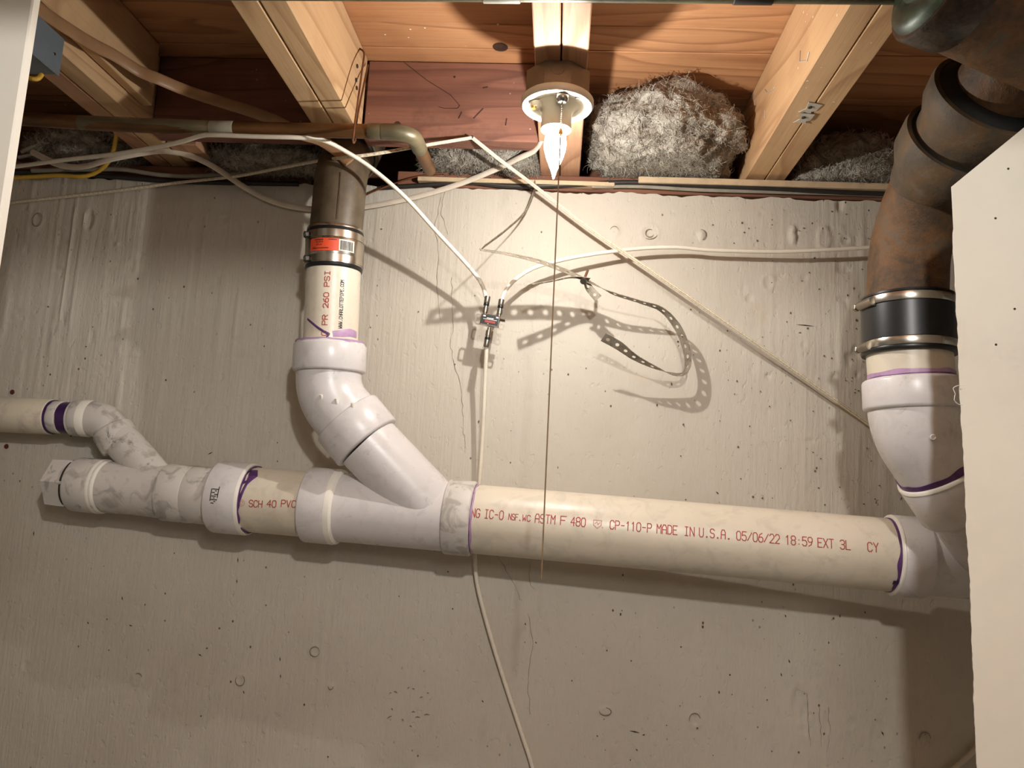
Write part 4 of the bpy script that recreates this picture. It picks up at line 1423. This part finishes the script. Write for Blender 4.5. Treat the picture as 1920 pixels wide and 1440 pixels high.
mk('bell', lathe(fz, [(on_axis(1738), Rst * .98), (on_axis(1755), Rst * 1.10), (on_axis(1775), Rst * 1.36), (on_axis(1800), Rst * 1.42), (on_axis(1806), Rst * 1.40), (on_axis(1806), Rst * 1.28), (on_axis(1797), Rst * 1.24), (on_axis(1797), Rst * .9)], 64), 'iron_dark', stack)
mk('gasket_ring', lathe(fz, [(on_axis(1797), Rst * 1.30), (on_axis(1803), Rst * 1.30), (on_axis(1806), Rst * 1.20), (on_axis(1806), Rst * .9)], 56), 'gasket', stack)
mk('sleeve', lathe(fz, [(on_axis(1800), Rst * .8), (on_axis(1800), Rst * 1.17), (on_axis(1822), Rst * 1.24), (on_axis(1840), Rst * 1.42), (on_axis(1862), Rst * 1.48), (on_axis(1868), Rst * 1.45), (on_axis(1869), Rst * 1.34), (on_axis(1862), Rst * 1.30), (on_axis(1862), Rst * .8)], 64), 'iron_dark', stack)
mk('gasket_ring', lathe(fz, [(on_axis(1860), Rst * 1.37), (on_axis(1867), Rst * 1.36), (on_axis(1872), Rst * 1.22), (on_axis(1876), Rst * 1.10), (on_axis(1876), Rst * .9)], 56), 'gasket', stack)
t0 = fz.o + fz.a * on_axis(1866)
t1 = fz.o + fz.a * on_axis(1985)
mk('upper_pipe', tube([t0, t1, t1 + Vector((.06, -.05, .06))], [Rst * 1.02, Rst * 1.02, Rst], 48), 'rust', stack)
# closet bend crossing under the joists, its crusted joint facing the room
tA, tB = P(2000, 78, .84), P(1748, -38, .80)
mk('cross_pipe', tube([tA + Vector((.25, .04, -.02)), tA, tB], Rst * 1.12, 48), 'rust', stack)
ftc = Fr(tA, tB)
mk('crusted_bell', lathe(ftc, [(ftc.len - .050, Rst * 1.10), (ftc.len - .040, Rst * 1.18), (ftc.len - .004, Rst * 1.22), (ftc.len, Rst * 1.18), (ftc.len + .001, Rst * 1.02)], 48), 'crust', stack)
mk('green_joint', lathe(ftc, [(ftc.len - .003, Rst * 1.14), (ftc.len + .006, Rst * 1.06), (ftc.len + .011, Rst * .90), (ftc.len + .012, Rst * .55), (ftc.len + .018, Rst * .5), (ftc.len + .019, 0)], 40), 'green', stack)

# ================================================================== COPPER PIPES
cw = thing('copper_pipe', 'tarnished copper water pipe below the joists with an elbow by the header', 'pipe', P(400, 240, 1.15))
cy = 1.155
path = [P(-60, 217, cy), P(60, 224, cy), P(200, 233, cy), P(400, 240, cy), P(717, 247, cy)]
rcop = rp(26.5, P(500, 243, cy))
mk('run', tube(smooth_path(path, .05), rcop, 24), 'copper', cw)
pj = Fr(P(395, 240, cy), P(440, 241, cy))
mk('whitened_joint', hub(pj, 0, pj.len, rcop * 1.04, .001, rcop), 'solder', cw)
pj = Fr(P(150, 230, cy), P(395, 240, cy))
mk('grey_length', hub(pj, 0, pj.len, rcop * 1.015, .0005, rcop), 'copper_grey', cw)
pj = Fr(P(690, 246, cy), P(720, 247, cy))
mk('collar', hub(pj, 0, pj.len, rcop * 1.12, .001, rcop), 'copper_grey', cw)
e0, e1, e2 = P(717, 247, cy), P(772, 249, cy), P(806, 318, 1.33)
mk('elbow', tube([e0] + fillet(e0, e1, e2, .03, 10) + [e1 + (e2 - e1) * .4], rcop * 1.15, 24), 'copper_grey', cw)
mk('drop', tube([e1 + (e2 - e1) * .3, e2], rcop, 20), 'copper', cw)
tp = thing('copper_pipe', 'green-stained copper pipe crossing under the joists at the top edge', 'pipe', PZ(800, 0, 2.10))
tpa, tpb = PZ(-60, 0, 2.1005), PZ(1760, -4, 2.1005)
ty = 0.862
tpa, tpb = Vector((tpa.x - .1, ty + .006, 2.1005)), Vector((tpb.x + .05, ty - .010, 2.1005))
ftp = Fr(tpa, tpb)
mk('run', lathe(ftp, [(0, 0), (0, .0112), (ftp.len, .0112), (ftp.len, 0)], 24), 'verdigris', tp)
mk('coupling', hub(ftp, ftp.u_px(906), ftp.u_px(976), .0128, .0008, .01), 'solder', tp)
mk('coupling', hub(ftp, ftp.u_px(1376), ftp.u_px(1450), .0126, .0008, .01), 'steel_dark', tp)

# wire hanger that carries the copper pipe
hg = [P(654, 88, 1.255), P(668, 90, 1.25), P(682, 98, 1.235), P(679, 130, 1.20), P(671, 190, 1.165), P(663, 250, 1.138), P(662, 266, 1.140), P(666, 262, 1.170), P(669, 225, 1.172), P(684, 150, 1.24), P(690, 122, 1.28)]
mk('pipe_hanger_wire', tube(smooth_path(hg, .006), .0017, 8), 'wire_rust', None, label='bent rusty wire hanger hooked round the copper pipe', cat='wire')
for i, (px, py) in enumerate(((669, 124), (667, 150), (668, 165))):
    d = ray(px, py)
    c = CAM + d * ((-0.4005 + TH / 2 + .0004) / d.x)
    mk('nail', tube([c, c + Vector((.002, 0, 0))], .0035, 10), 'steel_dark', None,
       label=('upper', 'middle', 'lower')[i] + ' nail head in the joist side next to the wire hanger', cat='nail', group='nails by the wire hanger')

# ================================================================== CABLES
cable('coax_cable', [(-60, 322, 1.30), (30, 312, 1.28), (120, 300, 1.25), (230, 287, 1.2), (330, 268, 1.16), (375, 255, 1.145), (400, 253, 1.14), (480, 256, 1.142), (560, 258, 1.15), (605, 263, 1.17), (650, 285, 1.21), (700, 318, 1.245),
                     (760, 370, 1.28), (820, 436, 1.32), (870, 490, 1.345), (899, 525, 1.358), (908, 545, 1.362), (911, 557, 1.362)], .0037, 'coax', 'white coax cable sagging from the copper pipe down to the splitter')
cable('coax_cable', [(941, 566, 1.362), (944, 552, 1.363), (962, 528, 1.368), (1000, 503, 1.378), (1060, 486, 1.388), (1130, 474, 1.395), (1200, 466, 1.40), (1270, 464, 1.402), (1330, 469, 1.404), (1440, 472, 1.404), (1520, 470, 1.402), (1600, 466, 1.40),
                     (1660, 462, 1.40), (1760, 455, 1.405), (1900, 440, 1.41)], .0037, 'coax', 'white coax cable running from the splitter towards the rusty stack')
cable('coax_cable', [(914, 632, 1.362), (912, 660, 1.366), (910, 700, 1.375), (906, 800, 1.39), (901, 880, 1.40), (896, 940, 1.412), (892, 1000, 1.418), (891, 1060, 1.421), (898, 1110, 1.424), (922, 1200, 1.427), (950, 1290, 1.429), (978, 1375, 1.430), (1000, 1445, 1.430), (1025, 1560, 1.43)], .0037, 'coax',
      'white coax cable dropping from the splitter behind the main pipe')
# braided cord
cd = thing('braided_cord', 'cream braided cord stretched over a nail and down across the wall', 'cord', P(885, 258, 1.28))
la = smooth_path([P(*q) for q in [(-40, 388, 1.430), (20, 380, 1.430), (200, 360, 1.430), (330, 343, 1.425), (440, 331, 1.41), (520, 316, 1.38), (600, 301, 1.33), (640, 296, 1.235), (700, 289, 1.23), (800, 272, 1.255), (885, 258, 1.285)]], .01)
lb = smooth_path([P(*q) for q in [(885, 258, 1.285), (940, 302, 1.32), (1000, 347, 1.37), (1100, 425, 1.388), (1200, 494, 1.392), (1300, 563, 1.394), (1400, 633, 1.40), (1500, 703, 1.41), (1640, 803, 1.42), (1760, 890, 1.428)]], .01)
mk('left_leg', tube(la, .0030, 8), 'cord', cd)
mk('right_leg', tube(lb, .0034, 8), 'cord', cd)
fk = []
for pth_, r_ in ((la, .0030),):
    fine = [pth_[i].lerp(pth_[i + 1], t) for i in range(len(pth_) - 1) for t in (0, .5)]
    for i in range(0, len(fine) - 1, 2):
        d = fine[i + 1] - fine[i]
        tc = (CAM - fine[i]).normalized()
        c = fine[i] + tc * r_
        up_ = d.normalized().cross(tc) * r_ * .5
        fk.append(tube([c - up_, c + d * .5 + up_], .00035, 4))
mk('fleck_pattern', join(*fk), 'cord_fleck', cd, False, kind='stuff')
mk('centre_line', tube([p + (CAM - p).normalized() * .0033 for p in lb], .0004, 4), 'cord_fleck', cd, False)
nl = P(885, 257, 1.283)
mk('nail', tube([nl + Vector((0, .018, .003)), nl, nl + Vector((0, -.001, 0))], [.0014, .0014, .003], 8), 'steel_dark', None, label='nail in the header board that holds up the cord', cat='nail')
cable('sheathed_cable', [(1016, 262, 1.30), (1003, 282, 1.33), (970, 298, 1.36), (940, 313, 1.39), (870, 342, 1.415), (800, 364, 1.424), (740, 378, 1.427), (690, 387, 1.428), (640, 392, 1.428), (585, 392, 1.428), (540, 386, 1.428), (500, 373, 1.428), (460, 352, 1.425), (430, 332, 1.41),
                         (400, 312, 1.40), (360, 293, 1.39), (325, 285, 1.38), (290, 284, 1.37), (210, 298, 1.35), (165, 311, 1.36), (135, 313, 1.37), (105, 307, 1.38), (60, 285, 1.40)], .0060, 'nm', 'thick white sheathed cable looping behind the old drain bend', flat=(1.0, .62))
cable('yellow_cable', [(-60, 340, 1.41), (20, 334, 1.41), (70, 331, 1.41), (110, 329, 1.405), (150, 331, 1.40), (175, 326, 1.40), (197, 311, 1.395), (210, 290, 1.385), (216, 268, 1.37), (219, 248, 1.34), (221, 236, 1.31)], .0042, 'yellow', 'yellow sheathed cable on top of the wall at the left')
cable('black_cable', [(-40, 326, 1.436), (100, 322, 1.434), (200, 330, 1.435), (330, 340, 1.436), (450, 343, 1.437), (560, 345, 1.437)], .0050, 'black_cable', 'black cable on the wall top at the left of the old drain')
cable('grey_cable', [(60, 320, 1.43), (170, 318, 1.43), (230, 318, 1.43), (300, 328, 1.43), (370, 330, 1.43), (480, 322, 1.435), (560, 325, 1.44)], .0045, 'grey_cable', 'dull grey cable lying above the yellow one at the left')
cable('black_cable', [(715, 352, 1.434), (800, 347, 1.434), (880, 342, 1.432), (960, 349, 1.432), (1060, 347, 1.430), (1180, 342, 1.428), (1300, 347, 1.427), (1450, 354, 1.427), (1560, 360, 1.428), (1660, 364, 1.43), (1800, 368, 1.43)], .0048, 'black_cable', 'long black cable along the wall top below the light')
cable('grey_cable', [(1110, 350, 1.432), (1200, 350, 1.43), (1310, 356, 1.43), (1450, 360, 1.43), (1600, 364, 1.432), (1780, 372, 1.434)], .0036, 'grey_cable', 'grey cable under the pale lath at the right')
cable('ground_wire', [(650, 382, 1.43), (683, 367, 1.427), (720, 351, 1.425), (770, 334, 1.425), (805, 327, 1.427), (843, 323, 1.435), (845, 316, 1.444)], .0016, 'copper_bright', 'bare copper ground wire curving to the sill plate', 'wire', 7)
def PX(px, py, X):
    d = ray(px, py)
    return CAM + d * (X / d.x)


nb = [PX(20, -25, -.750), PX(80, 22, -.750), PX(140, 62, -.749), PX(180, 86, -.748), PX(215, 104, -.742), PX(262, 134, -.725), PX(290, 145, -.705), P(350, 170, 1.21), P(420, 193, 1.215), P(480, 212, 1.22), P(520, 228, 1.225), P(560, 250, 1.24), P(600, 262, 1.255), P(635, 285, 1.262), P(655, 305, 1.262)]
mk('sheathed_cable', tube(smooth_path(nb, .01), .0105, 12, True, (1.0, .28)), 'nm_brown', None, label='flat brown sheathed cable crossing the dark left bay', cat='cable')
for i, q in enumerate(([(40, 285, 1.41), (70, 272, 1.41), (105, 268, 1.42), (120, 280, 1.425), (100, 290, 1.42)], [(35, 295, 1.42), (75, 288, 1.42), (110, 292, 1.425), (125, 285, 1.43)])):
    cable('grey_cable', q, .004, 'grey_cable', ('upper', 'lower')[i] + ' loose grey cable end in the dark bay by the jamb')
gb = thing('electrical_box', 'grey plastic electrical box on the joist beside the left jamb', 'electrical box', P(107, 141, .985))
g0 = P(107, 141, .985)
mk('body', bevbox(-.777, g0.x, .87, .985, g0.z, g0.z + .055, .002), 'grey_box', gb, False)
mk('cover', bevbox(g0.x, g0.x + .0025, .868, .987, g0.z - .001, g0.z + .056, .0008), 'grey_box', gb, False)
gs = P(100, 101, .97)
gs.x = g0.x + .0025
mk('screw', tube([gs, gs + Vector((.0012, 0, 0))], [.0024, .002], 10), 'steel', gb)
cable('yellow_cable', [(40, 142, .90), (62, 148, .90), (72, 147, .905), (78, 140, .91)], .003, 'yellow', 'short yellow wire under the grey electrical box')

cable('grey_cable', [(1700, 1500, 1.43), (1780, 1448, 1.43), (1830, 1404, 1.43), (1880, 1350, 1.43)], .0045, 'nm', 'pale cable crossing the bottom right corner behind the drywall')
mk('loose_thread', tube(smooth_path([P(1806, 722, .872), P(1796, 723, .870), P(1787, 728, .869), P(1791, 738, .869), P(1789, 750, .869), P(1797, 758, .871), P(1804, 759, .874)], .004), .0004, 5), 'label_white', None, label='fine white thread caught on the drywall edge', cat='thread')

# ================================================================== SPLITTER
SY = 1.355
spl = thing('coax_splitter', 'small silver coax splitter with a black label hanging from its cables', 'splitter', P(918, 601, SY))
so = P(919, 600, SY)
tilt = math.radians(9.5)
ex = (P(919 + 40, 600 + 40 * math.tan(tilt), SY) - so).normalized()
ez = (P(919 - 40 * math.tan(tilt) * .45, 600 - 40, SY) - so).normalized()
ez = (ez - ex * ez.dot(ex)).normalized()
ey = ez.cross(ex)
if ey.y < 0:
    ey = -ey
mm = rp(2, so)


def spx(px, py, dy=0.0):
    """pixel -> point on the splitter's face plane, dy behind it"""
    d = ray(px, py)
    return CAM + d * ((so - CAM).dot(ey) / d.dot(ey)) + ey * dy


mk('housing', place(bevbox(-.0175, .0175, 0, .013, -.0105, .0105, .0012), so + ey * .0004, ex, ey, ez), 'steel', spl, False)
lbm = mk('label', place(box(-.0160, .0155, -.0004, 0.0004, -.0085, .0088), so, ex, ey, ez), 'label_black', spl, False)
W2 = [(-.008, .0045, .0065, .0018), (-.0125, .0030, .014, .0009), (-.0005, .0048, .006, .0012)]
mk('white_print', join(*[place(box(x, x + w, -.0006, 0, z, z + h), so, ex, ey, ez) for x, z, w, h in ((-.0065, .0020, .0125, .0016), (-.0128, .0002, .0255, .0008), (-.0035, -.0078, .0018, .0010), (-.0135, .0048, .0042, .0026), (.0100, .0050, .0042, .0024))]), 'label_white', lbm, False)
mk('red_print', join(*[place(box(-.0090 + i * .0024, -.0090 + i * .0024 + .0019, -.0006, 0, -.0054, -.0014), so, ex, ey, ez) for i in range(8)]), 'ink_red', lbm, False)


def ear(x0, x1, z0, z1, nm):
    o_, i_ = [], []
    cx, cz, w, h = (x0 + x1) / 2, (z0 + z1) / 2, (x1 - x0) / 2, (z1 - z0) / 2
    N = 24
    for k in range(N):
        t = 2 * math.pi * k / N
        sx_, sz_ = math.copysign(abs(math.cos(t)) ** .5, math.cos(t)), math.copysign(abs(math.sin(t)) ** .5, math.sin(t))
        o_.append((cx + sx_ * w, cz + sz_ * h))
        i_.append((cx + sx_ * (w - .0022), cz + sz_ * (h - .0026)))
    V = [Vector((x, y, z)) for y in (.007, .0085) for q in (o_, i_) for x, z in q]
    Fc = []
    for k in range(N):
        j = (k + 1) % N
        Fc += [(k, j, N + j, N + k), (2 * N + k, 3 * N + k, 3 * N + j, 2 * N + j), (k, 2 * N + k, 2 * N + j, j), (N + k, N + j, 3 * N + j, 3 * N + k)]
    mk(nm, place((V, Fc), so, ex, ey, ez), 'steel_dull', spl, False)


ear(-.0285, -.0165, -.0105, .0100, 'mounting_ear')
ear(.0165, .0265, -.0130, -.0010, 'mounting_ear')
mk('ground_screw', place(([Vector((.0175 + (0 if k < 8 else .009), .006 + math.cos(k % 8 * math.pi / 4) * .0036, .0055 + math.sin(k % 8 * math.pi / 4) * .0036)) for k in range(16)], [tuple(range(7, -1, -1)), tuple(range(8, 16))] + [(k, (k + 1) % 8, (k + 1) % 8 + 8, k + 8) for k in range(8)]), so, ex, ey, ez), 'steel', spl, False)


def fconn(a, b, flip=False):
    """F connector from housing a to cable b (pixels)"""
    p, q = spx(*a, .006), spx(*b, .006)
    f = Fr(p, q)
    L = f.len
    cn = mk('connector', lathe(f, [(0, 0), (0, .0034), (L * .16, .0034), (L * .16, .0050), (L * .42, .0050), (L * .42, .0040), (L * .50, .0040)], 16), 'steel_dull', spl, True, 30)
    mk('black_ring', hub(f, L * .50, L * .64, .0052, .0004, .003), 'rubber', cn)
    mk('crimp', hub(f, L * .64, L, .0053, .0006, .0036), 'steel_dull', cn)


fconn((908, 590), (914, 554))
fconn((935, 593), (940, 560))
fconn((917, 613), (911, 649))

# ================================================================== PERFORATED STRAP
def strap(name, nodes, parent, width=.0185, pitch=.0195, hole=.0036, taper=None, lead=.5):
    """nodes: (px, py, Y, angle) - angle 0 faces the viewer, 90 lies edge-on to the viewer"""
    ctr = [P(q[0], q[1], q[2]) for q in nodes]
    fine, ang = [], []
    ext = [ctr[0] * 2 - ctr[1]] + ctr + [ctr[-1] * 2 - ctr[-2]]
    for i in range(len(ctr) - 1):
        p0, p1, p2, p3 = ext[i:i + 4]
        for k in range(24):
            t = k / 24
            fine.append(0.5 * ((2 * p1) + (p2 - p0) * t + (2 * p0 - 5 * p1 + 4 * p2 - p3) * t * t + (3 * p1 - p0 - 3 * p2 + p3) * t ** 3))
            ang.append(nodes[i][3] + (nodes[i + 1][3] - nodes[i][3]) * t)
    fine.append(ctr[-1])
    ang.append(nodes[-1][3])
    cum = [0.0]
    for a_, b_ in zip(fine[:-1], fine[1:]):
        cum.append(cum[-1] + (b_ - a_).length)
    L = cum[-1]

    def at(u, v):
        u = min(max(u, 0), L)
        i = max(0, min(len(cum) - 2, int(np.searchsorted(cum, u)) - 1))
        t = (u - cum[i]) / max(1e-9, cum[i + 1] - cum[i])
        p = fine[i].lerp(fine[i + 1], t)
        d = (fine[min(i + 2, len(fine) - 1)] - fine[max(i - 1, 0)]).normalized()
        view = (CAM - p).normalized()
        side = d.cross(view).normalized()
        back = side.cross(d).normalized()
        th = math.radians(ang[i] + (ang[i + 1] - ang[i]) * t)
        w = side * math.cos(th) + back * math.sin(th)
        k = 1.0 if taper is None else 1.0 + (taper - 1.0) * u / L
        return p + w * v * k

    V, Fc = [], []
    nc = max(1, round(L / pitch))
    pu = L / nc
    for c in range(nc):
        u0, um, u1 = c * pu, (c + lead) * pu, (c + 1) * pu
        h = width / 2
        N = 12
        b = len(V)
        ringp = []
        outer = []
        for k in range(N):
            t = 2 * math.pi * k / N
            ringp.append((um + hole * math.cos(t), hole * math.sin(t)))
            cx, sy = math.cos(t), math.sin(t)
            s = 1 / max(abs(cx), abs(sy))
            uu = um + cx * s * (pu * .5)
            outer.append((uu, sy * s * h))
        # true corners
        for q in ringp + outer:
            V.append(at(*q))
        for k in range(N):
            j = (k + 1) % N
            Fc.append((b + k, b + j, b + N + j, b + N + k))
        cb = len(V)
        V += [at(u0, -h), at(u1, -h), at(u1, h), at(u0, h)]
        # corner triangles: outer points at 30/60 degrees leave the corners open
        o2 = b + N
        for corner, ka, kb in ((2, 1, 2), (3, 4, 5), (0, 7, 8), (1, 10, 11)):
            Fc.append((o2 + ka, cb + corner, o2 + kb))
    ob = mk(name, (V, Fc), 'strap', parent, False)
    sd = ob.modifiers.new('thickness', 'SOLIDIFY')
    sd.thickness = .0009
    sd.offset = 0
    return ob


stp = thing('perforated_strap', 'curled perforated metal strap hanging in front of the wall', 'strap', P(1095, 525, 1.34))
strap('upper_length', [(1004, 344, 1.425, 78), (1001, 360, 1.41, 78), (985, 396, 1.37, 80), (950, 430, 1.32, 80), (905, 464, 1.272, 80)], stp)
strap('middle_length', [(900, 468, 1.270, 80), (950, 476, 1.285, 76), (1010, 490, 1.305, 70), (1060, 508, 1.325, 66), (1100, 526, 1.342, 70), (1150, 550, 1.355, 104), (1200, 566, 1.368, 106), (1240, 580, 1.378, 118), (1268, 610, 1.385, 134), (1284, 645, 1.390, 136), (1290, 680, 1.392, 130), (1282, 700, 1.390, 110), (1260, 701, 1.386, 104), (1230, 690, 1.378, 74), (1190, 670, 1.365, 54), (1160, 648, 1.352, 30), (1131, 632, 1.345, 30)], stp)
strap('left_tail', [(1105, 524, 1.338, 70), (1072, 520, 1.33, 82), (1030, 528, 1.318, 84), (992, 534, 1.308, 84)], stp)
strap('hanging_tab', [(1098, 528, 1.338, 60), (1106, 542, 1.34, 25), (1122, 560, 1.345, 8)], stp, .015, .018, .003)
na, nb_ = P(1102, 507, 1.352), P(1094, 527, 1.325)
mk('nail', tube([na, nb_], .0024, 10), 'wire_rust', stp)
mk('nail_head', tube([nb_, nb_ + (nb_ - na).normalized() * .002], .0058, 14), 'steel_dark', stp)

# ================================================================== SMALL THINGS ON THE WALL
for (px, py, lb_) in ((22, 735, 'dark red wall plug above the small pipe'), (11, 837, 'dark red wall plug below the small pipe')):
    c = P(px, py, WY - .0025)
    mk('wall_plug', lathe(Fr(c, c + Vector((0, .004, 0))), [(0, 0), (0, .0038), (.0012, .0048), (.004, .0048)], 16), 'red_plug', None, label=lb_, cat='wall plug', group='red plugs in the wall')
